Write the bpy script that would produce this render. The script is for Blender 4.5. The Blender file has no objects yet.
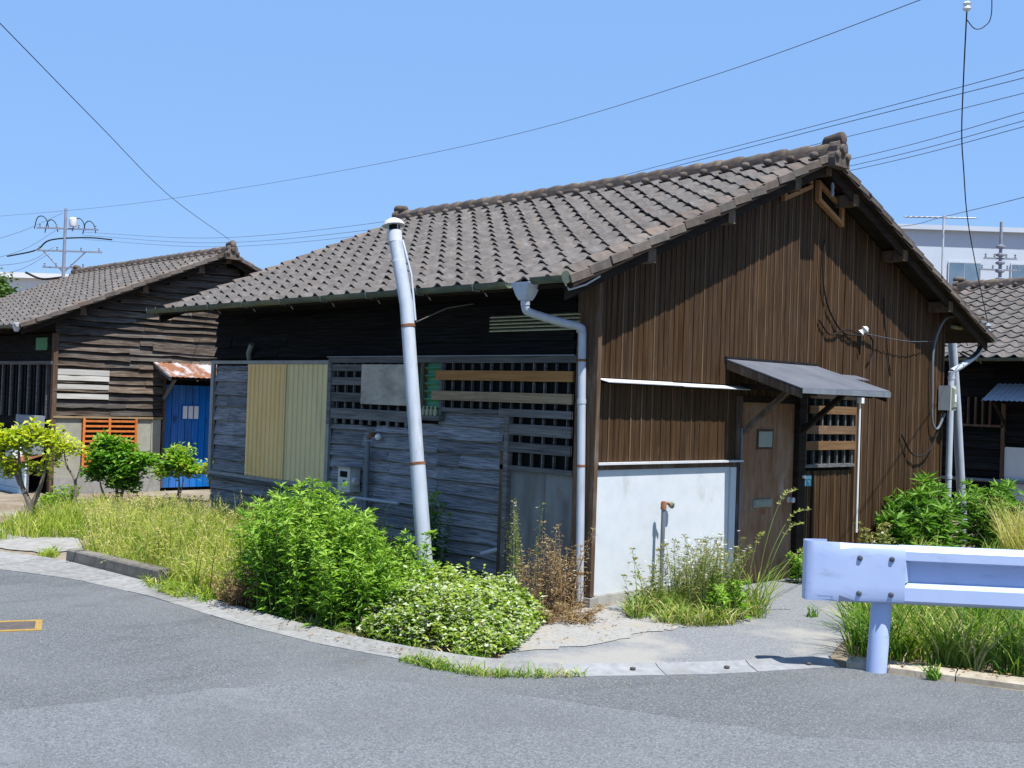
import bpy, math, random
import numpy as np
from mathutils import Matrix, Vector
from mathutils.geometry import tessellate_polygon

# ------------------------------------------------------------------ camera, sky, sun, exposure
S = bpy.context.scene
COL = S.collection
CAM = Vector((-6.9388, -6.3875, 1.7))
RT = Vector((0.72919744, -0.68348055, 0.03354742))
UP = Vector((-0.03354103, 0.01326673, 0.99934928))
FW = Vector((0.68348086, 0.72984816, 0.01325057))
cd = bpy.data.cameras.new("camera"); cam = bpy.data.objects.new("camera", cd); COL.objects.link(cam)
cam.matrix_world = Matrix(((RT.x, UP.x, -FW.x, CAM.x), (RT.y, UP.y, -FW.y, CAM.y), (RT.z, UP.z, -FW.z, CAM.z), (0, 0, 0, 1)))
cd.sensor_width = 36.0; cd.lens = 1138.0 / 1024 * 36; cd.clip_start = .05; cd.clip_end = 3000
S.camera = cam

SUN_EL = math.radians(66); SUN_H = (-0.08, -1.0)        # towards the sun, horizontally
w = bpy.data.worlds.new("World"); S.world = w; w.use_nodes = True
wn = w.node_tree; bg = wn.nodes["Background"]
sky = wn.nodes.new("ShaderNodeTexSky"); sky.sky_type = 'NISHITA'; sky.sun_disc = False
sky.sun_elevation = SUN_EL; sky.sun_rotation = math.atan2(SUN_H[0], SUN_H[1])
sky.air_density = 1.0; sky.dust_density = 0.8; sky.ozone_density = 1.8; sky.altitude = 0
hsv = wn.nodes.new('ShaderNodeHueSaturation'); hsv.inputs['Saturation'].default_value = 1.22
wn.links.new(sky.outputs[0], hsv.inputs['Color']); smx = wn.nodes.new('ShaderNodeMix'); smx.data_type = 'RGBA'; smx.inputs[0].default_value = .74      # summer haze evens the sky out
smx.inputs[7].default_value = (2.12, 3.85, 7.30, 1)
wn.links.new(hsv.outputs[0], smx.inputs[6]); wn.links.new(smx.outputs[2], bg.inputs[0]); bg.inputs[1].default_value = 0.08
sd = bpy.data.lights.new("sun", 'SUN'); sun = bpy.data.objects.new("sun", sd); COL.objects.link(sun)
sd.energy = 5.0; sd.angle = math.radians(0.53); sd.color = (1.0, 0.965, 0.91)
hh = Vector((SUN_H[0], SUN_H[1])).normalized()
sdir = Vector((hh.x * math.cos(SUN_EL), hh.y * math.cos(SUN_EL), math.sin(SUN_EL)))
sun.rotation_euler = sdir.to_track_quat('Z', 'Y').to_euler()
S.view_settings.view_transform = 'Standard'; S.view_settings.look = 'None'
S.view_settings.exposure = 0.86; S.view_settings.gamma = 1; S.view_settings.use_curve_mapping = False

rnd = random.Random(7)
NR = np.random.RandomState(11)

# ------------------------------------------------------------------ materials
M = {}
ALB = .83          # all base colours below were judged at a lower exposure
def newmat(name):
    m = bpy.data.materials.new(name); m.use_nodes = True; nt = m.node_tree
    b = nt.nodes["Principled BSDF"]; M[name] = m
    return m, nt, b
def nd(nt, t, **k):
    n = nt.nodes.new(t)
    for a, v in k.items(): setattr(n, a, v)
    return n
def ramp(nt, fac, stops):
    r = nd(nt, "ShaderNodeValToRGB"); e = r.color_ramp.elements
    while len(e) < len(stops): e.new(0.5)
    for el, (p, c) in zip(e, stops):
        el.position = p; el.color = tuple(c) + (1,) if len(c) == 3 else c
    nt.links.new(fac, r.inputs[0]); return r.outputs[0]
def mix(nt, fac, a, b, mode='MIX'):
    n = nd(nt, "ShaderNodeMix", data_type='RGBA', blend_type=mode)
    for sock, v in ((n.inputs[0], fac), (n.inputs[6], a), (n.inputs[7], b)):
        if hasattr(v, "is_linked"): nt.links.new(v, sock)
        elif isinstance(v, (int, float)): sock.default_value = v
        else: sock.default_value = tuple(v) + (1,)
    return n.outputs[2]
def surf(name, stops, scale=(8, 8, 8), detail=4, rough=.75, bump=.3, bdist=.004, rand=.15, hue=0.0,
         blotch=None, blotch2=None, speck=None, metallic=0.0, spec=.14, nscale=1.0, distort=0.0, coat=0.0):
    """noise-coloured surface: stops = colour ramp over stretched noise; blotch = (scale, lo, hi, colour, strength)"""
    m, nt, b = newmat(name); L = nt.links.new
    tc = nd(nt, "ShaderNodeTexCoord"); oi = nd(nt, "ShaderNodeObjectInfo")
    mp = nd(nt, "ShaderNodeMapping"); mp.inputs['Scale'].default_value = scale
    L(tc.outputs['Object'], mp.inputs[0])
    wv = nd(nt, "ShaderNodeMath", operation='MULTIPLY'); wv.inputs[1].default_value = 41.0; L(oi.outputs['Random'], wv.inputs[0])
    n = nd(nt, "ShaderNodeTexNoise", noise_dimensions='4D'); n.inputs['Scale'].default_value = nscale
    n.inputs['Detail'].default_value = detail; n.inputs['Roughness'].default_value = .62; n.inputs['Distortion'].default_value = distort
    L(mp.outputs[0], n.inputs['Vector']); L(wv.outputs[0], n.inputs['W'])
    c = ramp(nt, n.outputs[0], stops)
    for k, bl in enumerate((blotch, blotch2)):
        if not bl: continue
        sc, lo, hi, colr, st = bl
        n2 = nd(nt, "ShaderNodeTexNoise", noise_dimensions='4D'); n2.inputs['Scale'].default_value = 1
        n2.inputs['Detail'].default_value = 5; n2.inputs['Roughness'].default_value = .6
        mp2 = nd(nt, "ShaderNodeMapping"); mp2.inputs['Scale'].default_value = sc if isinstance(sc, tuple) else (sc,) * 3
        mp2.inputs['Location'].default_value = (3.3 * k, 1.7 * k, 5.1 * k)
        L(tc.outputs['Object'], mp2.inputs[0]); L(mp2.outputs[0], n2.inputs['Vector']); L(wv.outputs[0], n2.inputs['W'])
        f = ramp(nt, n2.outputs[0], [(lo, (0, 0, 0)), (hi, (st, st, st))])
        c = mix(nt, f, c, colr)
    if speck:
        sc, lo, hi, colr, st = speck
        n3 = nd(nt, "ShaderNodeTexNoise"); n3.inputs['Scale'].default_value = sc; n3.inputs['Detail'].default_value = 2
        L(tc.outputs['Object'], n3.inputs['Vector'])
        f = ramp(nt, n3.outputs[0], [(lo, (0, 0, 0)), (hi, (st, st, st))]); c = mix(nt, f, c, colr)
    if True:
        hs = nd(nt, "ShaderNodeHueSaturation")
        mr = nd(nt, "ShaderNodeMapRange"); mr.inputs[3].default_value = (1 - rand) * ALB; mr.inputs[4].default_value = (1 + rand) * ALB
        L(oi.outputs['Random'], mr.inputs[0]); L(mr.outputs[0], hs.inputs['Value'])
        if hue:
            m2 = nd(nt, "ShaderNodeMath", operation='FRACT'); m3 = nd(nt, "ShaderNodeMath", operation='MULTIPLY'); m3.inputs[1].default_value = 17.3
            L(oi.outputs['Random'], m3.inputs[0]); L(m3.outputs[0], m2.inputs[0])
            mr2 = nd(nt, "ShaderNodeMapRange"); mr2.inputs[3].default_value = 1 - hue; mr2.inputs[4].default_value = 1 + hue
            L(m2.outputs[0], mr2.inputs[0]); L(mr2.outputs[0], hs.inputs['Saturation'])
        L(c, hs.inputs['Color']); c = hs.outputs[0]
    L(c, b.inputs['Base Color'])
    b.inputs['Roughness'].default_value = rough; b.inputs['Metallic'].default_value = metallic
    b.inputs['Specular IOR Level'].default_value = spec; b.inputs['Coat Weight'].default_value = coat
    if bump:
        bp = nd(nt, "ShaderNodeBump"); bp.inputs['Strength'].default_value = bump; bp.inputs['Distance'].default_value = bdist
        L(n.outputs[0], bp.inputs['Height']); L(bp.outputs[0], b.inputs['Normal'])
    return m
def leafmat(name, stops, pale=(.75, .78, .6), trans=.33, rough=.55):
    m, nt, b = newmat(name); L = nt.links.new
    at = nd(nt, "ShaderNodeAttribute", attribute_name="tint"); sp = nd(nt, "ShaderNodeSeparateColor"); L(at.outputs[0], sp.inputs[0])
    c = ramp(nt, sp.outputs[0], stops); c = mix(nt, sp.outputs[1], c, pale); hv = nd(nt, 'ShaderNodeHueSaturation'); hv.inputs['Value'].default_value = ALB; L(c, hv.inputs['Color']); c = hv.outputs[0]
    L(c, b.inputs['Base Color']); b.inputs['Roughness'].default_value = rough; b.inputs['Specular IOR Level'].default_value = .25
    tr = nd(nt, "ShaderNodeBsdfTranslucent"); hs = nd(nt, "ShaderNodeHueSaturation"); hs.inputs['Value'].default_value = 1.5; hs.inputs['Saturation'].default_value = 1.1
    L(c, hs.inputs['Color']); L(hs.outputs[0], tr.inputs[0])
    ms = nd(nt, "ShaderNodeMixShader"); ms.inputs[0].default_value = trans
    L(b.outputs[0], ms.inputs[1]); L(tr.outputs[0], ms.inputs[2]); L(ms.outputs[0], nt.nodes["Material Output"].inputs[0])
    return m

surf('tile', [(.25, (.070, .063, .059)), (.5, (.118, .109, .103)), (.75, (.175, .164, .157))], (13, 13, 13), 7, .88, .6, .005, .08, .15,
     blotch=(5, .56, .74, (.155, .115, .095), .5), blotch2=(20, .6, .75, (.30, .28, .27), .5))
surf('tile_verge', [(.25, (.075, .063, .056)), (.5, (.132, .114, .102)), (.75, (.20, .178, .16))], (10, 10, 10), 6, .85, .6, .005, .2, .25,
     blotch=(9, .52, .70, (.15, .10, .072), .7))
surf('tile_ridge', [(.25, (.06, .048, .041)), (.5, (.12, .097, .083)), (.75, (.195, .168, .148))], (10, 10, 10), 6, .85, .6, .006, .2, .25,
     blotch=(7, .55, .72, (.24, .2, .1), .6), blotch2=(12, .6, .75, (.06, .05, .03), .7))
surf('roof_wood', [(.3, (.012, .009, .007)), (.7, (.035, .026, .02))], (3, 3, 20), 3, .9, .3, .004, .2)
surf('purlin', [(.3, (.14, .085, .05)), (.7, (.30, .21, .14))], (14, 14, 14), 4, .85, .4, .004, .1)
# painted brown vertical siding of the gable
surf('siding', [(.2, (.012, .0065, .0031)), (.42, (.046, .026, .013)), (.6, (.075, .044, .0225)), (.85, (.125, .08, .046))], (55, 55, 2.2), 6, .62, .35, .003, .09, .08,
     blotch=((9, 9, 1.6), .5, .74, (.028, .013, .006), .75), blotch2=((16, 16, 5), .63, .78, (.15, .10, .06), .5), spec=.10)
surf('siding_edge', [(.3, (.09, .055, .03)), (.7, (.17, .115, .07))], (40, 40, 3), 4, .75, .3, .003, .15)
# grey weathered clapboards
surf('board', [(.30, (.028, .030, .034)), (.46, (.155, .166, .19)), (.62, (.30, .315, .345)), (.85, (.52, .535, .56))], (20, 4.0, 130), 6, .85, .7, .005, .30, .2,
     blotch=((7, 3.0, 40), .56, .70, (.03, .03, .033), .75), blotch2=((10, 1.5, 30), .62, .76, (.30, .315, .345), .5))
surf('board_dark', [(.25, (.004, .004, .004)), (.5, (.013, .0135, .014)), (.85, (.045, .046, .048))], (20, 2.2, 90), 5, .9, .5, .004, .3, .3, spec=.05)  # dark boards, made blacker so the colour carries the under-eave shade
surf('board_old', [(.25, (.022, .017, .014)), (.45, (.085, .068, .056)), (.65, (.18, .157, .134)), (.9, (.40, .37, .335))], (3.2, 30, 60), 6, .88, .7, .006, .38, .4,
     blotch=((1.5, 12, 9), .5, .68, (.03, .022, .017), .85), blotch2=((2.2, 14, 12), .62, .74, (.34, .31, .27), .65))
surf('board_white', [(.2, (.28, .27, .24)), (.5, (.50, .49, .455)), (.8, (.62, .61, .58))], (2.5, 30, 40), 6, .8, .4, .004, .12, .2,
     blotch=((1.5, 10, 9), .55, .72, (.28, .24, .18), .7))
surf('wood_tan', [(.2, (.14, .10, .06)), (.5, (.30, .22, .135)), (.8, (.42, .33, .22))], (2.2, 2.2, 50), 5, .8, .4, .003, .12, .15,
     blotch=(6, .55, .75, (.13, .09, .055), .6))
surf('wood_brown', [(.2, (.08, .045, .024)), (.5, (.17, .105, .06)), (.8, (.27, .18, .115))], (2.2, 2.2, 50), 5, .8, .4, .003, .15, .15, blotch=(7, .58, .75, (.30, .22, .15), .6))
surf('wood_orange', [(.2, (.22, .11, .045)), (.5, (.36, .19, .085)), (.8, (.46, .28, .14))], (2.2, 2.2, 50), 5, .8, .3, .003, .1, .1)
surf('wood_grey', [(.25, (.045, .046, .048)), (.5, (.12, .122, .126)), (.8, (.24, .242, .245))], (14, 2.2, 50), 5, .85, .4, .003, .2, .2)
surf('plywood', [(.2, (.30, .27, .225)), (.5, (.44, .41, .36)), (.8, (.57, .545, .49))], (30, 4, 9), 5, .8, .3, .002, .05, .1,
     blotch=((3, 3, 5), .5, .7, (.17, .16, .145), .7))
surf('door_ply', [(.2, (.12, .125, .13)), (.5, (.20, .21, .215)), (.8, (.29, .305, .31))], (20, 9, 2), 5, .8, .3, .002, .0, 0,
     blotch=((4, 5, 1.5), .5, .7, (.10, .095, .085), .7), blotch2=((3, 6, 2), .58, .72, (.24, .27, .25), .7))
surf('post', [(.2, (.04, .026, .018)), (.5, (.10, .066, .045)), (.85, (.21, .155, .115))], (45, 45, 2), 5, .85, .5, .004, .1, .1,
     blotch=((9, 9, 3), .52, .7, (.20, .175, .155), .7))
surf('dark', [(.3, (.005, .005, .004)), (.7, (.012, .011, .010))], (8, 8, 8), 2, .9, 0, .002, 0)
surf('yellow_door', [(.3, (.74, .49, .17)), (.7, (.84, .58, .24))], (3, 3, 1.5), 4, .5, .06, .001, 0, 0, blotch=((4, 4, 1.2), .55, .75, (.40, .29, .12), .5), spec=.4)
surf('yellow_door_faded', [(.3, (.66, .545, .275)), (.7, (.75, .63, .34))], (3, 3, 1.5), 4, .5, .06, .001, 0, 0, blotch=((4, 4, 1.2), .55, .75, (.36, .31, .16), .5), spec=.4)
surf('grey_metal', [(.3, (.22, .235, .24)), (.7, (.31, .325, .33))], (10, 10, 10), 4, .5, .15, .002, .08, 0, blotch=(12, .58, .72, (.16, .13, .10), .6), metallic=.0)
surf('green_slat', [(.3, (.06, .22, .115)), (.7, (.11, .33, .185))], (10, 10, 30), 4, .6, .2, .002, .15)
surf('louvre', [(.3, (.34, .35, .23)), (.7, (.46, .465, .33))], (10, 10, 20), 4, .6, .2, .002, .12)
surf('dark_glass', [(.35, (.003, .0035, .0035)), (.6, (.005, .007, .006)), (.75, (.015, .05, .03))], (3, 3, 3), 3, .6, 0, .001, .1, spec=.05)
surf('pane_teal', [(.3, (.16, .23, .22)), (.7, (.22, .30, .285))], (6, 6, 6), 2, .25, .05, .001, 0, spec=.5)
surf('plaster', [(.25, (.54, .58, .615)), (.5, (.60, .64, .67)), (.8, (.65, .68, .70))], (7, 7, 7), 6, .85, .25, .003, 0, 0,
     blotch=((5, 5, 1.2), .58, .78, (.52, .53, .52), .5), blotch2=((7, 7, 3), .60, .74, (.36, .35, .31), .55))
surf('concrete', [(.25, (.20, .195, .185)), (.5, (.30, .295, .28)), (.8, (.41, .405, .385))], (9, 9, 9), 7, .9, .4, .004, .06, 0,
     blotch=(3, .5, .72, (.25, .235, .205), .6), blotch2=(22, .6, .75, (.55, .54, .52), .5))
surf('kerb', [(.25, (.10, .094, .082)), (.5, (.17, .16, .14)), (.8, (.27, .255, .225))], (12, 12, 12), 7, .9, .5, .005, .1, 0,
     blotch=(4, .5, .7, (.15, .135, .11), .7))
surf('slab', [(.25, (.19, .20, .21)), (.5, (.265, .275, .285)), (.8, (.35, .36, .37))], (14, 14, 14), 7, .9, .4, .003, .08, 0,
     blotch=(3, .48, .68, (.19, .19, .18), .7), blotch2=(30, .6, .74, (.42, .43, .44), .4))
surf('slab_old', [(.25, (.16, .16, .155)), (.5, (.25, .25, .243)), (.8, (.36, .36, .35))], (16, 16, 16), 7, .9, .5, .004, .10, 0,
     blotch=(2.5, .5, .68, (.19, .185, .17), .7), blotch2=(30, .6, .74, (.46, .46, .45), .5))
surf('stone_kerb', [(.25, (.27, .235, .18)), (.5, (.40, .355, .28)), (.8, (.52, .48, .40))], (14, 14, 14), 7, .9, .5, .004, .1, 0, blotch=(6, .5, .7, (.25, .21, .15), .6))
surf('metal_white', [(.3, (.50, .52, .55)), (.7, (.62, .63, .65))], (9, 9, 9), 4, .5, .1, .002, .04, 0, blotch=(14, .6, .74, (.42, .37, .3), .5))
surf('pipe', [(.3, (.37, .42, .50)), (.7, (.46, .51, .58))], (12, 12, 4), 5, .5, .15, .003, .04, 0, blotch=((18, 18, 2.2), .54, .72, (.25, .26, .26), .6), blotch2=((9, 9, 7), .64, .74, (.25, .20, .14), .6), spec=.35)
surf('pipe_grey', [(.3, (.13, .15, .175)), (.7, (.21, .23, .26))], (12, 12, 4), 4, .5, .15, .002, .1, 0, blotch=(14, .58, .74, (.16, .12, .09), .6))
surf('gutter_metal', [(.3, (.055, .075, .062)), (.7, (.10, .13, .105))], (9, 9, 9), 4, .55, .2, .002, .05, 0, blotch=((7, 2, 7), .5, .68, (.20, .20, .11), .7))
surf('rust', [(.25, (.10, .04, .02)), (.5, (.21, .09, .045)), (.8, (.36, .19, .11))], (18, 18, 18), 6, .9, .5, .004, .1)
surf('rust_sheet', [(.3, (.40, .40, .42)), (.7, (.50, .50, .53))], (6, 6, 6), 4, .5, .1, .002, .05, 0,
     blotch=((5, 3, 3), .40, .52, (.26, .12, .07), 1.0), blotch2=((9, 7, 7), .58, .72, (.17, .07, .04), .7))
surf('canopy_sheet', [(.3, (.10, .112, .14)), (.7, (.15, .165, .195))], (4, 4, 4), 4, .45, .1, .002, 0, 0, blotch=((5, 3, 3), .55, .75, (.15, .15, .17), .5), spec=.4)
surf('door_brown', [(.2, (.11, .052, .025)), (.45, (.21, .112, .06)), (.65, (.30, .18, .11)), (.85, (.42, .29, .21))], (30, 30, 2.2), 6, .7, .3, .002, 0, 0,
     blotch=((4, 4, 2.2), .47, .68, (.32, .225, .165), .75), blotch2=((7, 7, 3), .6, .76, (.44, .37, .31), .7))
surf('mail_metal', [(.3, (.23, .25, .21)), (.7, (.32, .34, .29))], (20, 20, 20), 4, .5, .1, .002, 0)
surf('meter_case', [(.3, (.50, .515, .50)), (.7, (.60, .61, .59))], (9, 9, 9), 3, .5, .05, .001, 0)
surf('plate_teal', [(.3, (.06, .34, .42)), (.7, (.08, .40, .48))], (20, 20, 20), 3, .4, 0, .001, 0)
surf('plate_pale', [(.3, (.36, .66, .72)), (.7, (.42, .72, .78))], (20, 20, 20), 3, .4, 0, .001, 0)
surf('porcelain', [(.3, (.75, .76, .76)), (.7, (.82, .82, .82))], (9, 9, 9), 3, .25, 0, .001, 0, spec=.5)
surf('cable', [(.3, (.012, .012, .013)), (.7, (.022, .022, .024))], (9, 9, 9), 2, .6, 0, .001, 0)
surf('wire_thin', [(.3, (.07, .085, .12)), (.7, (.11, .125, .16))], (9, 9, 9), 2, .6, 0, .001, 0)
surf('blue_paint', [(.2, (.010, .08, .30)), (.5, (.016, .15, .50)), (.8, (.03, .20, .60))], (30, 30, 2), 5, .55, .3, .003, .18, .1,
     blotch=((12, 12, 3), .57, .66, (.03, .035, .05), .85))
surf('tan_panel', [(.25, (.25, .25, .205)), (.5, (.34, .335, .28)), (.8, (.41, .405, .34))], (5, 5, 5), 6, .85, .2, .003, .04, 0, blotch=((3, 3, 2), .5, .7, (.26, .23, .17), .6))
surf('orange_paint', [(.25, (.44, .12, .03)), (.5, (.58, .175, .045)), (.8, (.66, .23, .07))], (20, 20, 20), 4, .6, .2, .002, .12)
surf('pale_blue', [(.25, (.44, .57, .66)), (.5, (.53, .66, .74)), (.8, (.6, .72, .79))], (6, 6, 6), 4, .6, .15, .002, .05, 0, blotch=((4, 4, 8), .55, .74, (.42, .45, .45), .6))
surf('blue_grey', [(.25, (.17, .21, .25)), (.7, (.27, .31, .35))], (8, 8, 8), 4, .6, .15, .002, .08)
surf('rail_paint', [(.3, (.40, .50, .76)), (.7, (.45, .55, .80))], (3, 3, 3), 5, .42, .05, .001, 0, 0, blotch=((5, 5, 14), .56, .74, (.24, .29, .40), .55), blotch2=((30, 30, 60), .68, .76, (.16, .13, .11), .7), spec=.45)
surf('bolt', [(.3, (.09, .10, .12)), (.7, (.16, .17, .19))], (40, 40, 40), 3, .45, .1, .001, .1, metallic=.6)
surf('pole_grey', [(.3, (.21, .23, .29)), (.7, (.29, .31, .37))], (3, 3, 3), 3, .8, .1, .002, 0)
surf('far_white', [(.3, (.74, .75, .77)), (.7, (.80, .80, .81))], (.4, .4, .4), 4, .8, 0, .002, 0)
surf('far_white_hazed', [(.3, (.50, .565, .66)), (.7, (.56, .62, .71))], (.4, .4, .4), 4, .8, 0, .002, 0, 0, blotch=((.6, .6, .15), .55, .75, (.45, .50, .58), .5))  # white wall with bluish distance haze mixed into its colour
surf('far_glass', [(.3, (.10, .17, .25)), (.7, (.20, .28, .36))], (.8, .8, .8), 2, .2, 0, .001, 0, spec=.5)
surf('bark', [(.25, (.10, .085, .065)), (.5, (.19, .165, .13)), (.8, (.29, .26, .21))], (20, 20, 6), 5, .9, .6, .006, .15)
surf('stem_green', [(.3, (.10, .15, .04)), (.7, (.19, .25, .075))], (10, 10, 10), 3, .7, 0, .001, .1)
surf('stem_dry', [(.3, (.17, .10, .05)), (.7, (.33, .22, .12))], (10, 10, 10), 3, .8, 0, .001, .1)
surf('yellow_mark', [(.25, (.27, .17, .04)), (.6, (.38, .25, .07))], (14, 14, 14), 5, .8, .2, .002, 0, 0, blotch=(16, .55, .68, (.2, .17, .12), .8))
surf('iron', [(.3, (.075, .065, .06)), (.7, (.13, .115, .105))], (16, 16, 16), 5, .7, .4, .003, 0, 0, blotch=(9, .5, .7, (.17, .12, .09), .6))
# asphalt
surf('asphalt', [(.30, (.052, .058, .062)), (.5, (.108, .117, .124)), (.70, (.185, .196, .205))], (75, 75, 75), 4, .9, .9, .008, 0, 0,
     blotch=(.6, .45, .62, (.15, .158, .165), .5), blotch2=((1.1, 3.0, 2), .52, .70, (.066, .070, .074), .6), speck=(120, .61, .71, (.36, .37, .385), .8), spec=.35)
surf('asphalt_old', [(.28, (.11, .118, .13)), (.5, (.19, .20, .212)), (.72, (.29, .30, .315))], (80, 80, 80), 5, .9, .8, .006, 0, 0,
     blotch=(1.1, .50, .62, (.31, .30, .275), .9), blotch2=(4, .6, .72, (.27, .26, .235), .6), speck=(190, .62, .72, (.45, .45, .45), .7))
surf('soil', [(.25, (.10, .075, .05)), (.5, (.20, .155, .105)), (.8, (.34, .285, .21))], (22, 22, 22), 7, .95, .8, .01, 0, 0,
     blotch=(.8, .5, .66, (.32, .29, .24), .8), blotch2=(5, .55, .7, (.11, .105, .04), .6))
surf('sand', [(.25, (.21, .205, .19)), (.5, (.30, .295, .28)), (.8, (.39, .385, .37))], (40, 40, 40), 6, .95, .7, .006, 0, 0, blotch=(5, .5, .7, (.34, .29, .21), .6))
# foliage
leafmat('leaf_bush', [(0, (.065, .17, .016)), (.5, (.19, .37, .042)), (1, (.38, .56, .09))])
leafmat('leaf_cover', [(0, (.09, .16, .018)), (.5, (.22, .35, .04)), (1, (.42, .50, .09))], (.62, .66, .48))
leafmat('grass_yellow', [(0, (.11, .23, .022)), (.4, (.32, .43, .05)), (.7, (.52, .55, .10)), (1, (.66, .56, .28))])
leafmat('grass_green', [(0, (.045, .125, .015)), (.4, (.15, .29, .035)), (.7, (.33, .42, .07)), (.88, (.52, .52, .16)), (1, (.62, .54, .28))])
leafmat('leaf_dry', [(0, (.12, .07, .03)), (.5, (.28, .19, .09)), (1, (.50, .38, .20))], trans=.25)
leafmat('leaf_weed', [(0, (.08, .115, .025)), (.5, (.20, .24, .055)), (1, (.42, .38, .15))], (.8, .8, .74))
leafmat('leaf_gold', [(0, (.04, .11, .015)), (.5, (.105, .245, .034)), (1, (.24, .43, .07))])
leafmat('leaf_shrub', [(0, (.05, .15, .016)), (.5, (.13, .31, .032)), (.8, (.28, .45, .05)), (1, (.48, .54, .07))])
leafmat('leaf_shrub_yellow', [(0, (.20, .32, .03)), (.5, (.42, .51, .045)), (1, (.62, .58, .07))])
leafmat('leaf_far', [(0, (.05, .11, .025)), (1, (.14, .24, .05))])

# ------------------------------------------------------------------ mesh helpers
class MB:
    def __init__(s): s.v = []; s.f = []
    def add(s, vs, fs):
        o = len(s.v); s.v.extend([tuple(p) for p in vs]); s.f.extend([tuple(i + o for i in f) for f in fs]); return s
    def box(s, a, b):
        (x0, y0, z0), (x1, y1, z1) = a, b
        return s.add([(x0, y0, z0), (x1, y0, z0), (x1, y1, z0), (x0, y1, z0), (x0, y0, z1), (x1, y0, z1), (x1, y1, z1), (x0, y1, z1)],
                     [(0, 3, 2, 1), (4, 5, 6, 7), (0, 1, 5, 4), (1, 2, 6, 5), (2, 3, 7, 6), (3, 0, 4, 7)])
    def loft(s, rings, cap=True):
        n = len(rings[0]); vs = [p for r in rings for p in r]; fs = []
        for i in range(len(rings) - 1):
            for j in range(n):
                k = (j + 1) % n; fs.append((i * n + j, i * n + k, (i + 1) * n + k, (i + 1) * n + j))
        if cap: fs.append(tuple(range(n - 1, -1, -1))); fs.append(tuple((len(rings) - 1) * n + j for j in range(n)))
        return s.add(vs, fs)
    def bar(s, p, q, wd, ht, upv=(0, 0, 1)):
        p, q = Vector(p), Vector(q); d = (q - p).normalized(); sd_ = d.cross(Vector(upv)).normalized(); u = sd_.cross(d)
        r = lambda c: [c - sd_ * wd / 2 - u * ht / 2, c + sd_ * wd / 2 - u * ht / 2, c + sd_ * wd / 2 + u * ht / 2, c - sd_ * wd / 2 + u * ht / 2]
        return s.loft([r(p), r(q)])
    def tube(s, pts, r, n=10, cap=True):
        pts = [Vector(p) for p in pts]; rs = r if isinstance(r, (list, tuple)) else [r] * len(pts); rings = []
        ref = None
        for i, p in enumerate(pts):
            d = (pts[min(i + 1, len(pts) - 1)] - pts[max(i - 1, 0)]).normalized()
            if ref is None: ref = Vector((0, 0, 1)) if abs(d.z) < .9 else Vector((1, 0, 0))
            a = d.cross(ref).normalized(); b = a.cross(d).normalized(); ref = b
            rings.append([p + (a * math.cos(t) + b * math.sin(t)) * rs[i] for t in [2 * math.pi * k / n for k in range(n)]])
        return s.loft(rings, cap)
    def lathe(s, prof, c=(0, 0, 0), axis=(0, 0, 1), n=14):
        ax = Vector(axis).normalized(); a = ax.orthogonal().normalized(); b = ax.cross(a); c = Vector(c)
        return s.loft([[c + ax * h + (a * math.cos(t) + b * math.sin(t)) * r for t in [2 * math.pi * k / n for k in range(n)]] for r, h in prof])
    def build(s, name, mat, parent=None, smooth=False, mw=None):
        me = bpy.data.meshes.new(name); me.from_pydata(s.v, [], s.f); me.materials.append(M[mat])
        if smooth: me.polygons.foreach_set('use_smooth', [True] * len(me.polygons))
        me.update()
        if smooth: me.set_sharp_from_angle(angle=math.radians(42))
        return link(name, me, parent, mw)
def link(name, me, parent=None, mw=None):
    o = bpy.data.objects.new(name, me); COL.objects.link(o)
    if parent is not None: o.parent = parent
    if mw is not None: o.matrix_local = mw
    return o
def sharp(o, ang=40):
    me = o.data
    try: me.set_sharp_from_angle(angle=math.radians(ang))
    except Exception: pass
    return o
def tag(o, label=None, cat=None, group=None, kind=None):
    if label: o['label'] = label
    if cat: o['category'] = cat
    if group: o['group'] = group
    if kind: o['kind'] = kind
    return o
def thing(name, loc, label, cat, group=None):
    o = bpy.data.objects.new(name, None); COL.objects.link(o); o.location = loc; o.empty_display_size = .1
    return tag(o, label, cat, group)
def box(name, mat, parent, a, b): return MB().box(a, b).build(name, mat, parent)
def catmull(P, n=10):
    P = [Vector(p) for p in P]; Q = [P[0] * 2 - P[1]] + P + [P[-1] * 2 - P[-2]]; out = []
    for i in range(1, len(Q) - 2):
        for k in range(n):
            t = k / n; a, b, c, d = Q[i - 1:i + 3]
            out.append(.5 * ((2 * b) + (c - a) * t + (2 * a - 5 * b + 4 * c - d) * t * t + (3 * b - a - 3 * c + d) * t ** 3))
    out.append(P[-1]); return out
def smooth01(v, a, b):
    t = np.clip((np.asarray(v, float) - a) / (b - a), 0, 1); return t * t * (3 - 2 * t)
def gh(x, y): return -.16 * smooth01(y, 6.5, 10.5) * smooth01(x, -2.9, -1.7)

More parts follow.
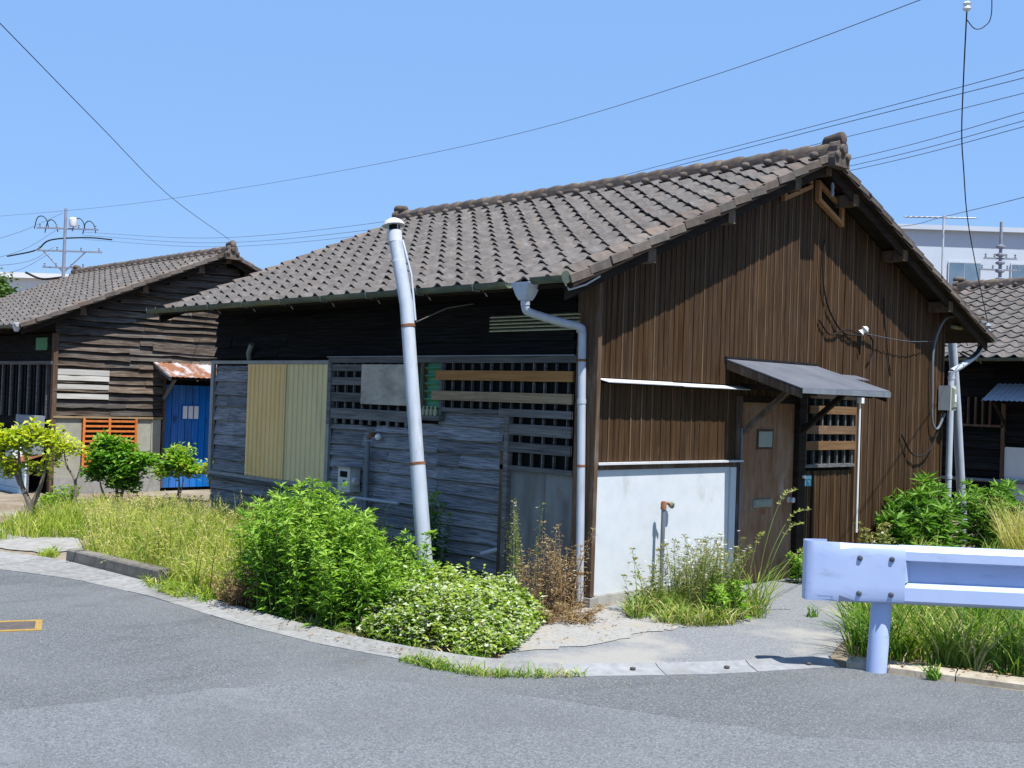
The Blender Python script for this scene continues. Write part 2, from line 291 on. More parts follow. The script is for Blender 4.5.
# ------------------------------------------------------------------ ground, road, kerbs
def grid_ground():
    xs = sorted(set([-400, -200, -100, -50, -25, -12] + list(np.arange(-8, 16.1, .8)) + [20, 30, 50, 100, 200, 400]))
    ys = sorted(set([-400, -200, -100, -50, -25, -12] + list(np.arange(-8, 24.1, .8)) + [30, 50, 100, 200, 400]))
    vs = [(x, y, float(gh(x, y))) for y in ys for x in xs]; n = len(xs)
    fs = [(j * n + i, j * n + i + 1, (j + 1) * n + i + 1, (j + 1) * n + i) for j in range(len(ys) - 1) for i in range(n - 1)]
    return tag(MB().add(vs, fs).build('ground', 'soil', smooth=True), kind='structure')
grid_ground()
def sheet(name, poly, z, mat, parent=None):
    tri = tessellate_polygon([[Vector((x, y, 0)) for x, y in poly]])
    vs = [(x, y, z) for x, y in poly]
    fs = []
    for t in tri:
        a, b, c = [Vector(vs[i]) for i in t]
        fs.append(t if (b - a).cross(c - a).z > 0 else t[::-1])
    return MB().add(vs, fs).build(name, mat, parent)
EDGE = [(-30, 40), (-9, 13), (-4.6, 6.6), (-3.225, 4.266), (-2.888, 3.41), (-2.72, 2.32), (-2.687, .95), (-2.58, .07), (-2.405, -.58),
        (-2.33, -.98), (-2.23, -1.25), (-1.95, -1.47), (-1.669, -1.645), (-1.0, -2.06), (-.168, -2.413), (-.072, -2.647), (.083, -3.04), (.227, -3.45), (.9, -5.5), (3, -12), (10, -40)]
surf('asphalt_light', [(.30, (.065, .072, .078)), (.5, (.135, .146, .156)), (.70, (.225, .238, .25))], (75, 75, 75), 4, .9, .9, .008, 0, 0,
     blotch=(.9, .48, .66, (.105, .113, .12), .55), blotch2=((3, 1.4, 2), .55, .72, (.19, .20, .21), .45), speck=(120, .61, .71, (.42, .43, .45), .8), spec=.35)
tag(sheet('road', EDGE + [(-80, -40), (-80, 40)], .004, 'asphalt'), kind='structure')
def wobble(poly, n=6, amp=.05, seed=3):
    r = random.Random(seed); out = []
    for a, b in zip(poly, poly[1:] + poly[:1]):
        for k in range(n):
            t = k / n; out.append((a[0] * (1 - t) + b[0] * t + (r.uniform(-amp, amp) if k else 0), a[1] * (1 - t) + b[1] * t + (r.uniform(-amp, amp) if k else 0)))
    return out
tag(sheet('road_patch', wobble([(-14, 2.2), (-8, .6), (-4.8, -.33), (-3.795, -.56), (-3.03, -.71), (-2.6, -1.3), (-2.29, -1.907), (-1.774, -3.138), (-.92, -3.925), (-.3, -5.2), (1, -9), (-10, -16), (-16, -8)], 10, .03, 9), .008, 'asphalt_light'), kind='structure')
INNER = [(-3.6, 7.2), (-2.62, 4.5), (-2.53, 3.45), (-2.44, 2.3), (-2.4, 1.0), (-2.32, .1), (-2.16, -.55), (-2.05, -.9), (-1.95, -1.04), (-1.82, -1.28), (-1.55, -1.46), (-.88, -1.87), (-.03, -2.25)]
OUT = EDGE[2:15]
gs = thing('gutter_strip', (0, 0, 0), None, None); gs['kind'] = 'structure'
def resamp(P, ts):
    P = np.array(P); d = np.r_[0, np.cumsum(np.hypot(*np.diff(P, axis=0).T))]; d /= d[-1]
    return np.c_[np.interp(ts, d, P[:, 0]), np.interp(ts, d, P[:, 1])]
ts_fine = np.linspace(0, 1, 90); do = np.array(OUT); di = np.array(INNER)
# parametrise both edges by the shared point index so that joints stay square to the kerb
def along(P, t): P = np.array(P); k = np.linspace(0, 1, len(P)); return np.c_[np.interp(t, k, P[:, 0]), np.interp(t, k, P[:, 1])]
fo = along(OUT, np.linspace(0, 1, 600)); cl = np.r_[0, np.cumsum(np.hypot(*np.diff(fo, axis=0).T))]
nsl = int(cl[-1] / .6)
tb = np.interp(np.linspace(0, cl[-1], nsl + 1), cl, np.linspace(0, 1, 600))
for i in range(nsl):
    g = .002 / .6 * (tb[i + 1] - tb[i]); tt = np.linspace(tb[i] + g, tb[i + 1] - g, 3)
    o_, i_ = along(OUT, tt), along(INNER, tt); j = rnd.uniform(-.003, .003)
    mid = o_ * .35 + i_ * .65
    rings = [[(*o_[k], -.05), (*o_[k], .010 + j), (*mid[k], .018 + j), (*i_[k], .034 + j), (*i_[k], -.05)] for k in range(3)]
    MB().loft(rings).build('gutter_slab', 'slab' if o_[1][1] < -1.35 else 'slab_old', gs)
for (x, y) in [(-1.92, -1.37), (-1.40, -1.68), (-.86, -2.01), (-.32, -2.27)]:
    MB().lathe([(.020, 0), (.018, .008), (.008, .011)], (x, y, .021), n=9).build('lifting_hole_plug', 'iron', gs)
# kerb stones at the grass verge
kb = thing('kerb', (0, 0, 0), None, None); kb['kind'] = 'structure'
KP = [(-2.60, 4.35), (-2.54, 3.75), (-2.49, 3.15), (-2.45, 2.75)]
for a, b in zip(KP[:-1], KP[1:]):
    a, b = Vector((*a, 0)), Vector((*b, 0)); d = (b - a).normalized(); a = a + d * .004; b = b - d * .004; n = Vector((-d.y, d.x, 0)) * -1
    if n.x < 0: n = -n
    sec = [(0, -.05), (.008, .125), (.02, .14), (.12, .14), (.13, -.05)]
    MB().loft([[a + n * s + Vector((0, 0, z)) for s, z in sec], [b + n * s + Vector((0, 0, z)) for s, z in sec]]).build('kerb_stone', 'kerb', kb)
KQ = [(-.13, -2.43), (-.03, -2.67), (.12, -3.06), (.27, -3.47), (.55, -4.3), (.95, -5.5), (1.6, -7.5)]
for a, b in zip(KQ[:-1], KQ[1:]):
    a, b = Vector((*a, 0)), Vector((*b, 0)); d = (b - a).normalized(); a = a + d * .004; b = b - d * .004; n = Vector((-d.y, d.x, 0))
    sec = [(0, -.05), (.004, .035), (.02, .045), (.15, .05), (.16, -.05)]
    MB().loft([[a + n * s + Vector((0, 0, z)) for s, z in sec], [b + n * s + Vector((0, 0, z)) for s, z in sec]]).build('kerb_stone', 'stone_kerb', kb)
tag(sheet('driveway', [(-1.93, -.98), (-1.82, -1.25), (-1.55, -1.43), (-.88, -1.845), (.0, -2.23), (.3, -2.1), (1.2, -1.75), (2.2, -1.35), (3.4, -1.0), (4.3, -.1), (4.3, .0), (-.05, .0), (-.6, -.2)], .008, 'asphalt_old'), kind='structure')
tag(sheet('sandy_path', wobble([(-1.75, -.85), (-1.0, -1.02), (-.35, -.95), (.0, -1.0), (.2, -.6), (.0, -.05), (-.45, -.1), (-1.0, -.3)], 6, .05), .013, 'sand'), kind='structure')
tag(sheet('front_path', wobble([(-2.5, 5.0), (-2.15, 5.1), (-1.8, 6.0), (-2.0, 6.9), (-3.0, 8.0), (-3.6, 7.3), (-2.75, 5.6)], 5, .04, 5), .012, 'concrete'), kind='structure')
# inspection cover with yellow border
mc = thing('manhole_cover', (-4.06, 1.76, .004), 'square iron inspection cover with worn yellow border in the road', 'manhole cover')
rt = Matrix.Rotation(math.radians(-22), 4, 'Z') @ Matrix.Scale(.8, 4)
MB().box((-.25, -.17, 0), (.25, .17, .006)).build('cover_plate', 'iron', mc, mw=rt)
for a, b in [((-.31, -.23, 0), (.31, -.175, .008)), ((-.31, .175, 0), (.31, .23, .008)), ((.255, -.173, 0), (.31, .173, .008)), ((-.31, -.173, 0), (-.255, .173, .008))]:
    MB().box(a, b).build('border_strip', 'yellow_mark', mc, mw=rt)
def stain(name, pts, wd, z, mat):
    vs = []; r = random.Random(4)
    P = catmull([(x, y, 0) for x, y in pts], 8)
    for i, p in enumerate(P):
        d = (P[min(i + 1, len(P) - 1)] - P[max(0, i - 1)]).normalized(); n = Vector((-d.y, d.x, 0)); k = wd * r.uniform(.3, 1)
        vs += [p + n * k + Vector((0, 0, z)), p - n * k + Vector((0, 0, z))]
    return tag(MB().add(vs, [(2 * i, 2 * i + 1, 2 * i + 3, 2 * i + 2) for i in range(len(P) - 1)]).build(name, mat), kind='structure')
surf('worn_line', [(.42, (.11, .115, .11)), (.5, (.26, .25, .12)), (.7, (.33, .31, .15))], (22, 22, 22), 4, .9, .2, .002, 0)
surf('tar', [(.3, (.068, .073, .079)), (.7, (.14, .148, .157))], (60, 60, 60), 4, .85, .5, .004, 0)

# ------------------------------------------------------------------ house shell shared by the three cottages
L_, W_, HE, OE, OG, ZA = 6.4158, 6.067, 2.647, .6367, .3254, 4.2311
SL = (ZA - HE) / (W_ / 2 + OE); ANG = math.atan(SL); CA, SA = math.cos(ANG), math.sin(ANG); SLEN = (W_ / 2 + OE) / CA
PITCH = .272; ROWS = 16; EXPO = SLEN / ROWS
def under(s): return HE + SL * (min(s, W_ - s) + OE) - .09     # underside of the roof above gable position s
def prof(u):                                                  # pantile cross-section, u 0..1 from the roll
    pts = [(-.05, .014), (.02, .032), (.10, .042), (.20, .036), (.31, .013), (.44, .001), (.62, .003), (.82, .016), (1.0, .031)]
    return pts
def tile_mesh(name, mat, skirt=False, left_skirt=False):
    m = MB(); P = prof(0); ln = EXPO + .05; th = .014
    lf = lambda u: .020 + .014 * math.exp(-((u - .17) / .15) ** 2)
    n = len(P); vs = []
    for (u, z) in P: vs.append((u * PITCH, 0, z + lf(u)))            # front top
    for (u, z) in P: vs.append((u * PITCH, ln, z))                  # back top
    for (u, z) in P: vs.append((u * PITCH, 0, z + lf(u) - th))       # front bottom
    fs = [(i, i + 1, n + i + 1, n + i) for i in range(n - 1)] + [(2 * n + i, 2 * n + i + 1, i + 1, i) for i in range(n - 1)]
    m.add(vs, fs)
    for side in ([1] if skirt else []) + ([-1] if left_skirt else []):
        x = PITCH + .012 if side > 0 else -.012; z1 = (P[-1][1] if side > 0 else P[0][1]); lift = .02
        x0, x1 = (x - .02, x) if side > 0 else (x, x + .02)
        m.add([(x0, -.004, z1 + lift + .008), (x1, -.004, z1 + lift + .004), (x1, -.004, -.010), (x0, -.004, -.010), (x0, ln - .05, z1 + .012), (x1, ln - .05, z1 + .008), (x1, ln - .05, -.030), (x0, ln - .05, -.030)],
              [(0, 1, 5, 4), (1, 2, 6, 5), (0, 3, 2, 1), (3, 7, 6, 2), (4, 5, 6, 7), (0, 4, 7, 3)])
    me = bpy.data.meshes.new(name); me.from_pydata(m.v, [], m.f); me.materials.append(M[mat]); me.polygons.foreach_set('use_smooth', [True] * len(me.polygons)); me.update(); me.set_sharp_from_angle(angle=math.radians(38)); return me
T_TILE = tile_mesh('roof_tile', 'tile'); T_VR = tile_mesh('verge_tile', 'tile_verge', True); T_VL = tile_mesh('verge_tile', 'tile_verge', False, True)
def bulge_mesh():
    m = MB(); rings = []
    for y, r in ((0, .060), (.02, .077), (.07, .080), (.2, .068), (.275, .060)):
        rings.append([(r * math.cos(t), y, r * 1.05 * math.sin(t)) for t in [math.pi * k / 8 for k in range(9)]] + [(-r * .3, y, -.02), (r * .3, y, -.02)])
    m.loft(rings)
    me = bpy.data.meshes.new('ridge_cap'); me.from_pydata(m.v, [], m.f); me.materials.append(M['tile_ridge'])
    me.polygons.foreach_set('use_smooth', [True] * len(me.polygons)); me.update(); me.set_sharp_from_angle(angle=math.radians(40)); return me
T_CAP = bulge_mesh()
def lump_mesh():
    m = MB(); m.lathe([(.0, -.035), (.03, -.03), (.047, 0), (.036, .03), (.0, .04)], n=8)
    me = bpy.data.meshes.new('ridge_filler'); me.from_pydata(m.v, [], m.f); me.materials.append(M['tile_ridge'])
    me.polygons.foreach_set('use_smooth', [True] * len(me.polygons)); me.update(); return me
T_LUMP = lump_mesh()
def roof(house, single, seed, right_single=0):
    """single = number of columns (from the near gable) whose tiles are separate pieces"""
    r = random.Random(seed); zt = -.035
    deck = MB()
    y0, y1 = -OG + .015, L_ + OG - .015
    P = lambda s, dz: (s, HE + SL * (min(s, W_ - s) + OE) + zt + dz)
    sec = [P(-OE, 0), P(W_ / 2, 0), P(W_ + OE, 0), P(W_ + OE, -.035), P(W_ / 2, -.035), P(-OE, -.035)]
    deck.loft([[(x, y, z) for x, z in sec] for y in (y0, y1)])
    ro = deck.build('roof', 'roof_wood', house)
    ncol = 24; total = L_ + 2 * OG; pit = PITCH; margin = (total - ncol * pit) / 2
    def frame(side, col, row):
        if side < 0: ex, ey, ez = Vector((0, -1, 0)), Vector((CA, 0, SA)), Vector((-SA, 0, CA)); org = Vector((-OE - .02, 0, HE + zt + .004))
        else: ex, ey, ez = Vector((0, 1, 0)), Vector((-CA, 0, SA)), Vector((SA, 0, CA)); org = Vector((W_ + OE + .02, 0, HE + zt + .004))
        # col counted from the near gable; lower-left corner of the tile seen from its own eave
        yy = -OG + .02 + (col + (1 if side < 0 else 0)) * pit
        sag = -.018 * math.sin(math.pi * (yy + OG) / total) * math.sin(math.pi * row / ROWS)
        o = org + ey * (row * EXPO) + Vector((0, yy, sag))
        return Matrix(((ex.x, ey.x, ez.x, o.x), (ex.y, ey.y, ez.y, o.y), (ex.z, ey.z, ez.z, o.z), (0, 0, 0, 1)))
    ncol = int((total - .02) / pit)
    rest = {-1: MB(), 1: MB()}
    for side in (-1, 1):
        for c in range(ncol):
            for k in range(ROWS):
                mw = frame(side, c, k) @ Matrix.Translation((r.uniform(-.003, .003), r.uniform(-.006, .006) - (.02 if r.random() < .05 else 0), r.uniform(0, .004))) @ Matrix.Rotation(r.gauss(0, .014), 4, 'Z') @ Matrix.Rotation(r.uniform(-.012, .012) - (.03 if r.random() < .06 else 0), 4, 'X')
                near, far = c == 0, c == ncol - 1
                if near or far:
                    me = (T_VR if near else T_VL) if side < 0 else (T_VL if near else T_VR)
                    link('verge_tile', me, ro, mw)
                elif c <= (single if side < 0 else right_single): link('roof_tile', T_TILE, ro, mw)
                else: rest[side].add([mw @ v.co for v in T_TILE.vertices], [tuple(p.vertices) for p in T_TILE.polygons])
    for side in (-1, 1):
        if rest[side].v: tag(rest[side].build('roof_tiles', 'tile', ro), kind='stuff')
    # ridge: two courses of flat tiles, round caps, fillers, end ornaments
    zr = HE + SL * (W_ / 2 + OE) + zt
    n = int(total / .262)
    for i in range(n):
        y = -OG + .01 + i * (total - .02) / n; d = (total - .02) / n
        for kk, (hw, z0, z1) in enumerate(((.120, -.03, .052), (.095, .054, .084))):
            j = r.uniform(-.004, .004)
            MB().loft([[(W_ / 2 - hw + j, yy, zr + z0 - .02), (W_ / 2 + hw + j, yy, zr + z0 - .02), (W_ / 2 + hw * .93, yy, zr + z1), (W_ / 2 - hw * .93, yy, zr + z1)] for yy in (y + .003, y + d - .003)]).build('ridge_course_tile', 'tile_ridge', ro)
        link('ridge_cap', T_CAP, ro, Matrix.Translation((W_ / 2 + r.uniform(-.006, .006), y, zr + .082 + r.uniform(-.004, .004))) @ Matrix.Rotation(r.uniform(-.03, .03), 4, 'Z'))
    for i in range(ncol):
        for sgn in (-1, 1):
            link('ridge_filler', T_LUMP, ro, Matrix.Translation((W_ / 2 + sgn * .145, -OG + .16 + i * pit, zr + .02)))
    for y, dr in ((-OG - .02, -1), (L_ + OG + .02, 1)):
        m = MB(); out = [(-.13, -.10), (-.135, -.02), (-.125, .02), (-.10, .045), (-.10, .10), (-.085, .135), (-.05, .16), (0, .17), (.05, .16), (.085, .135), (.10, .10), (.10, .045), (.125, .02), (.135, -.02), (.13, -.10)]
        m.loft([[(W_ / 2 + a, yy, zr + b) for a, b in o2] for yy, o2 in ((y - .05, out), (y - dr * .0 + .05, out))])
        orn = m.build('ridge_ornament', 'tile_ridge', ro)
        m = MB()
        m.tube([(W_ / 2, y - dr * .17, zr + .165), (W_ / 2, y - dr * .14, zr + .17), (W_ / 2, y - dr * .02, zr + .18), (W_ / 2, y + dr * .03, zr + .186), (W_ / 2, y + dr * .06, zr + .19), (W_ / 2, y + dr * .072, zr + .192)], [.025, .055, .064, .066, .058, .025], 14)
        sharp(m.build('ornament_cap', 'tile_ridge', orn, True), 50)
        m = MB()
        for a in (-.095, .095): m.lathe([(.0, -.025), (.03, -.02), (.042, 0), (.03, .02), (0, .025)], (W_ / 2 + a, y + dr * .055, zr + .01), (0, 1, 0), 10)
        m.lathe([(.0, -.03), (.04, -.025), (.055, 0), (.04, .025), (0, .03)], (W_ / 2, y + dr * .055, zr + .08), (0, 1, 0), 10)
        m.build('ornament_boss', 'tile_verge', orn, True)
    # barge boards
    for y in (-OG + .085, L_ + OG - .11):
        for sgn in (-1, 1):
            a = W_ / 2 if sgn < 0 else W_ / 2; e = -OE if sgn < 0 else W_ + OE
            z0, z1 = HE + zt - .04, zr - .04
            MB().add([(e, y, z0), (a, y, z1), (a, y, z1 - .10), (e, y, z0 - .09), (e, y + .025, z0), (a, y + .025, z1), (a, y + .025, z1 - .10), (e, y + .025, z0 - .09)],
                     [(0, 1, 2, 3), (7, 6, 5, 4), (0, 4, 5, 1), (3, 2, 6, 7), (0, 3, 7, 4), (1, 5, 6, 2)]).build('barge_board', 'roof_wood', ro)
    for s in (.36, 1.45, 2.5, W_ / 2, W_ - 2.5, W_ - 1.45, W_ - .36):
        zz = under(s) + .01
        box('purlin_end', 'post', ro, (s - .05, -OG + .075, zz - .12), (s + .05, .1, zz))  # darker post wood: the shade under the verge is put into its colour
    return ro
def shell(house, zb=0.0):
    """dark inner walls that the boards are nailed to"""
    def gable(y0, y1, nm):
        sec = [(.03, zb), (W_ - .03, zb), (W_ - .03, under(W_ - .03)), (W_ / 2, under(W_ / 2)), (.03, under(.03))]
        return MB().loft([[(x, y, z) for x, z in sec] for y in (y0, y1)]).build(nm, 'dark', house)
    g = gable(.035, .12, 'gable_wall'); gable(L_ - .12, L_ - .0, 'gable_wall')
    a = MB().box((.035, .121, zb), (.12, L_ - .121, under(.03) - .002)).build('side_wall', 'dark', house)
    MB().box((W_ - .12, .121, zb), (W_ - .035, L_ - .121, under(.03) - .002)).build('side_wall', 'dark', house)
    return g, a
def lap(parent, plane, a0, a1, z0, z1, pitch, mat, seed, maxlen=1.9, out0=.046, jit=.007, name='clapboard', tilt=.0, skip=.0, off=0.0):
    """horizontal lapped boards on plane 'x' (a = y, facing -x) or 'y' (a = x, facing -y), each board a piece"""
    r = random.Random(seed); z = z0
    while z < z1 - .02:
        p = pitch * r.uniform(.88, 1.12); zt = min(z + p + .012, z1); a = a0
        dtl = r.uniform(-tilt, tilt) + r.uniform(-.002, .002)
        while a < a1 - .01:
            ln = r.uniform(.45, 1) * maxlen; e = min(a + ln, a1)
            if a1 - e < .3: e = a1
            if r.random() >= skip:
                n = max(2, int((e - a) / .28) + 1); rings = []; ob = out0 + r.uniform(-.006, .008); tw = r.uniform(-.006, .006)
                for k in range(n):
                    t = k / (n - 1); c = a + .0015 + (e - a - .003) * t
                    dz = dtl * (c - a0) + r.uniform(-jit, jit); o1 = ob + tw * (t - .5) * 2 + r.uniform(-jit, jit) * .5
                    ring = [(.002 + off, zt + dtl * (c - a0)), (.008 + off, zt + dtl * (c - a0)), (o1 + off, z + dz + .005), (o1 - .005 + off, z + dz), (o1 - .022 + off, z + dz)]
                    rings.append([((.03 - q, c, zz) if plane == 'x' else (c, .03 - q, zz)) for q, zz in ring][::(1 if plane == 'x' else -1)])
                MB().loft(rings).build(name, mat, parent)
            a = e
        z += p
def vboards(parent, s0, s1, zb, zt, mat='siding', pitch=.070, seed=1, y=.03, name='siding_board', thick=.030):
    """vertical boards on the gable plane; zb, zt numbers or functions of s"""
    r = random.Random(seed); n = max(1, round((s1 - s0) / pitch)); d = (s1 - s0) / n
    for i in range(n):
        a, b = s0 + i * d + .0022, s0 + (i + 1) * d - .0022; t = thick + r.uniform(-.0025, .0025); c = .007
        f0 = zb if not callable(zb) else None; rings = []
        sec = [(a, 0), (a, t - c), (a + c, t), (b - c, t), (b, t - c), (b, 0)]
        for q in (0, 1):
            ring = []
            for (s, o) in sec:
                v = (zb, zt)[q]; zz = v(s) if callable(v) else v
                ring.append((s, y - o, zz))
            rings.append(ring)
        MB().loft(rings).build(name, mat, parent)
        # thin cover strip over every joint
        if i and i % 2 == 0:
            s = s0 + i * d; z0 = zb(s) if callable(zb) else zb; z1 = (zt(s) if callable(zt) else zt)
            box('cover_strip', 'siding_edge' if r.random() < .6 else mat, parent, (s - .0065, y - thick - .006, z0 + .002), (s + .0065, y - thick + .008, z1 - .004))
def gutter(house, x, y0, y1, z, name='gutter'):
    rings = []; r = .052
    arc = [(r * math.cos(t), r * math.sin(t)) for t in [math.pi + math.pi * k / 8 for k in range(9)]]
    arc2 = [(q * .9, w_ * .9) for q, w_ in arc[::-1]]
    g = MB().loft([[(x + q, y, z + w_) for q, w_ in arc + arc2] for y in np.linspace(y0, y1, 6)]).build(name, 'gutter_metal', house, True); sharp(g, 50)
    for y in np.arange(y0 + .4, y1, .75):
        MB().tube([(x + .06, y, z + .03), (x + .03, y, z - .055), (x - .04, y, z - .055), (x - .058, y, z + .01)], .004, 5).build('gutter_hook', 'grey_metal', g)
        MB().bar((x + .05, y, z - .02), (x + .12, y, z - .09), .012, .004).build('gutter_hook', 'grey_metal', g)
    return g

# ================================================================== main cottage
H1 = thing('cottage', (0, 0, 0), 'old cottage with brown vertical-board gable, grey clapboard side and pantile roof, nearest the road', 'house', 'pantiled wooden cottages')
roof(H1, 18, 21)
GW, SW = shell(H1)
# --- long side (plane x = 0)
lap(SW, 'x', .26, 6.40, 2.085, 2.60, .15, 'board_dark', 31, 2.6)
lap(SW, 'x', 1.11, 2.02, .12, 1.555, .138, 'board', 32, 1.3)
lap(SW, 'x', 2.02, 3.84, .12, 1.435, .138, 'board', 33, 1.5)
lap(SW, 'x', 3.92, 6.40, .06, .655, .135, 'board', 34, 1.9)
lap(SW, 'x', 5.60, 6.36, .70, 1.99, .155, 'board', 35, .6)
lap(SW, 'x', .21, .99, 2.0, 2.02, .02, 'board', 36, .9)
box('sill_beam', 'wood_grey', SW, (-.02, 1.0, .02), (.03, 6.4, .115))
box('lintel', 'wood_grey', SW, (-.045, .20, 2.022), (.02, 3.86, 2.08))
box('lintel_flashing', 'blue_grey', SW, (-.07, .20, 2.081), (.02, 3.86, 2.09))
# shuttered window
wf = MB().box((-.035, 3.83, 2.012), (.02, 6.44, 2.05)).build('shutter_window', 'grey_metal', H1)
box('window_frame', 'grey_metal', wf, (-.035, 3.83, .66), (-.0, 6.43, .70))
box('window_frame', 'grey_metal', wf, (-.035, 3.83, .701), (.0, 3.888, 2.011))
box('window_frame', 'grey_metal', wf, (-.035, 6.37, .701), (-.0, 6.44, 2.011))
box('window_sill', 'wood_grey', wf, (-.05, 3.78, .618), (.0, 6.40, .658))
def ribbed(name, mat, y0, y1, z0, z1, x, ribs):
    m = MB(); vs = []; d = (y1 - y0) / ribs; seq = []
    for i in range(ribs):
        for t, o in ((0, 0), (.30, 0), (.38, .010), (.92, .010)): seq.append((y0 + (i + t) * d, o))
    seq.append((y1, 0)); n = len(seq)
    for z in (z0, z1): vs += [(x - o, y, z) for y, o in seq]
    m.add(vs, [(i, n + i, n + i + 1, i + 1) for i in range(n - 1)])
    m.box((x + .003, y0, z0), (x + .02, y1, z1))
    return m.build(name, mat, wf)
ribbed('shutter', 'yellow_door', 4.735, 5.57, .702, 2.01, -.016, 9)
ribbed('shutter', 'yellow_door_faded', 3.89, 4.755, .702, 2.01, -.004, 9)
for z in (.72, 1.98): box('shutter_rim', 'yellow_door', wf, (-.030, 4.737, z), (-.0275, 5.568, z + .018))
box('shutter_rim', 'yellow_door_faded', wf, (-.0315, 4.725, .703), (-.0165, 4.745, 2.009))
# first lattice window
lw = MB().box((.0, 2.43, 1.37), (.025, 3.84, 2.02)).build('lattice_window', 'dark_glass', H1)
for y in np.arange(2.5, 3.82, .152): box('lattice_bar', 'wood_grey', lw, (-.025, y - .010, 1.385), (.0, y + .010, 2.02))
for a, b, z0, z1 in ((2.44, 3.83, 1.935, 2.005), (2.44, 3.83, 1.79, 1.87), (2.44, 3.83, 1.615, 1.71), (2.40, 3.84, 1.435, 1.545)):
    box('lattice_board', 'wood_grey', lw, (-.05, a, z0), (-.026, b, z1))
box('patch_board', 'plywood', lw, (-.075, 2.42, 1.60), (-.052, 3.21, 2.005))
for y in np.arange(2.48, 3.82, .152): box('bar_end', 'wood_grey', lw, (-.045, y - .018, 1.385), (-.027, y + .022, 1.433))
box('window_jamb', 'wood_grey', lw, (-.06, 3.785, 1.37), (.0, 3.845, 2.02))
# green slatted window
gw = MB().box((.0, 1.96, 1.50), (.025, 2.42, 2.02)).build('slatted_window', 'green_slat', H1)
for k in range(6): MB().bar((-.012, 1.99, 1.59 + k * .075), (-.012, 2.225, 1.59 + k * .075), .05, .012, (.6, 0, 1)).build('window_slat', 'green_slat', gw)
box('window_jamb', 'wood_grey', gw, (-.055, 2.335, 1.47), (.0, 2.42, 2.02)); box('window_jamb', 'post', gw, (-.05, 2.225, 1.5), (.0, 2.255, 2.02))
box('window_ledge', 'wood_grey', gw, (-.07, 1.94, 1.47), (.0, 2.334, 1.515)); box('window_stile', 'wood_grey', gw, (-.04, 1.955, 1.516), (.0, 1.985, 2.02))
for k, y in enumerate((2.03, 2.09, 2.15, 2.21)): MB().lathe([(.018, 0), (.02, .05), (.01, .075), (.008, .09)], (-.045, y, 1.516), n=8).build('jar', 'louvre', gw)
# second lattice window with repair boards
l2 = MB().box((.0, .23, 1.08), (.025, 1.10, 2.02)).box((.0, 1.101, 1.56), (.025, 1.955, 2.02)).build('lattice_window', 'dark_glass', H1)
y = .30
while y < 1.95:
    box('lattice_bar', 'wood_grey', l2, (-.028, y - .007, 1.10 if y < 1.1 else 1.555), (.0, y + .007, 2.02)); y += .138 + rnd.uniform(-.012, .012)
box('repair_board', 'wood_orange', l2, (-.055, .225, 1.86), (-.03, 2.035, 1.95))
box('repair_board', 'wood_tan', l2, (-.057, .225, 1.67), (-.030, 2.085, 1.757))
for z0, z1, sk in ((1.545, 1.612, .01), (1.385, 1.482, -.005), (1.235, 1.322, .006)):
    box('repair_board', 'wood_grey', l2, (-.055, .225, z0), (-.03, 1.115 + sk, z1))
box('lattice_rail', 'wood_grey', l2, (-.035, .225, 1.56), (-.0285, 1.955, 1.60)); box('lattice_rail', 'wood_grey', l2, (-.045, .21, 1.075), (.0, 1.10, 1.115))
# plywood back door under it
bd = MB().box((-.012, .215, .10), (.02, .98, 1.072)).build('back_door', 'door_ply', H1)
box('door_jamb', 'wood_grey', bd, (-.06, .985, .05), (.02, 1.04, 1.56)); box('door_jamb', 'post', bd, (-.045, 1.042, .05), (.02, 1.10, 1.25)); box('door_sill', 'concrete', bd, (-.06, .1, .0), (.03, 1.0, .098))
for k in range(1): box('door_batten', 'door_ply', bd, (-.018, .55, .102), (-.0125, .575, 1.07))
# louvred vent
lv = MB().box((-.002, .17, 2.30), (.02, 1.30, 2.455)).build('louvre_vent', 'dark', H1)
for k in range(5): MB().bar((-.032, .17, 2.312 + k * .031), (-.032, 1.30, 2.312 + k * .031), .03, .010, (-.5, 0, 1)).build('louvre_slat', 'louvre', lv)
# corner post and trims
cp = MB().box((-.04, .005, .09), (.03, .20, under(0) - .01)).build('corner_post', 'post', H1)
box('post_trim', 'post', cp, (-.045, -.045, .1), (-.0, .003, under(0) - .02))
box('corner_strip', 'siding_edge', cp, (.001, -.022, .1), (.022, -.004, under(0) - .02))
box('post_foot', 'concrete', cp, (-.06, -.06, -.02), (.04, .22, .089))
# electric meter and pipes
em = MB().box((-.15, 3.245, .69), (-.02, 3.455, .935)).build('electric_meter', 'meter_case', H1)
box('meter_window', 'dark_glass', em, (-.158, 3.29, .84), (-.151, 3.41, .90)); box('meter_face', 'metal_white', em, (-.156, 3.28, .72), (-.151, 3.42, .81))
MB().lathe([(.045, 0), (.045, .03), (.035, .04)], (-.09, 3.244, .80), (0, -1, 0), 12).build('meter_dome', 'meter_case', em, True)
box('meter_hood', 'grey_metal', em, (-.17, 3.22, .936), (-.02, 3.47, .948))
for z in (.75, .79): box('meter_mark', 'bolt', em, (-.161, 3.31, z), (-.1565, 3.35, z + .02))
wp = MB().tube([(-.07, 3.06, .15), (-.07, 3.065, 1.22)], .028, 10).build('water_pipe', 'pipe_grey', H1, True)
MB().tube([(-.09, 3.30, .635), (-.09, 2.50, .64)], .016, 8).build('pipe_branch', 'pipe', wp, True)
MB().tube([(-.05, 3.13, .30), (-.05, 3.14, .98)], .012, 7).build('pipe_branch', 'pipe_grey', wp, True)
MB().tube([(-.05, 3.15, 1.0), (-.07, 3.30, 1.01)], .010, 7).build('pipe_branch', 'pipe_grey', wp, True)
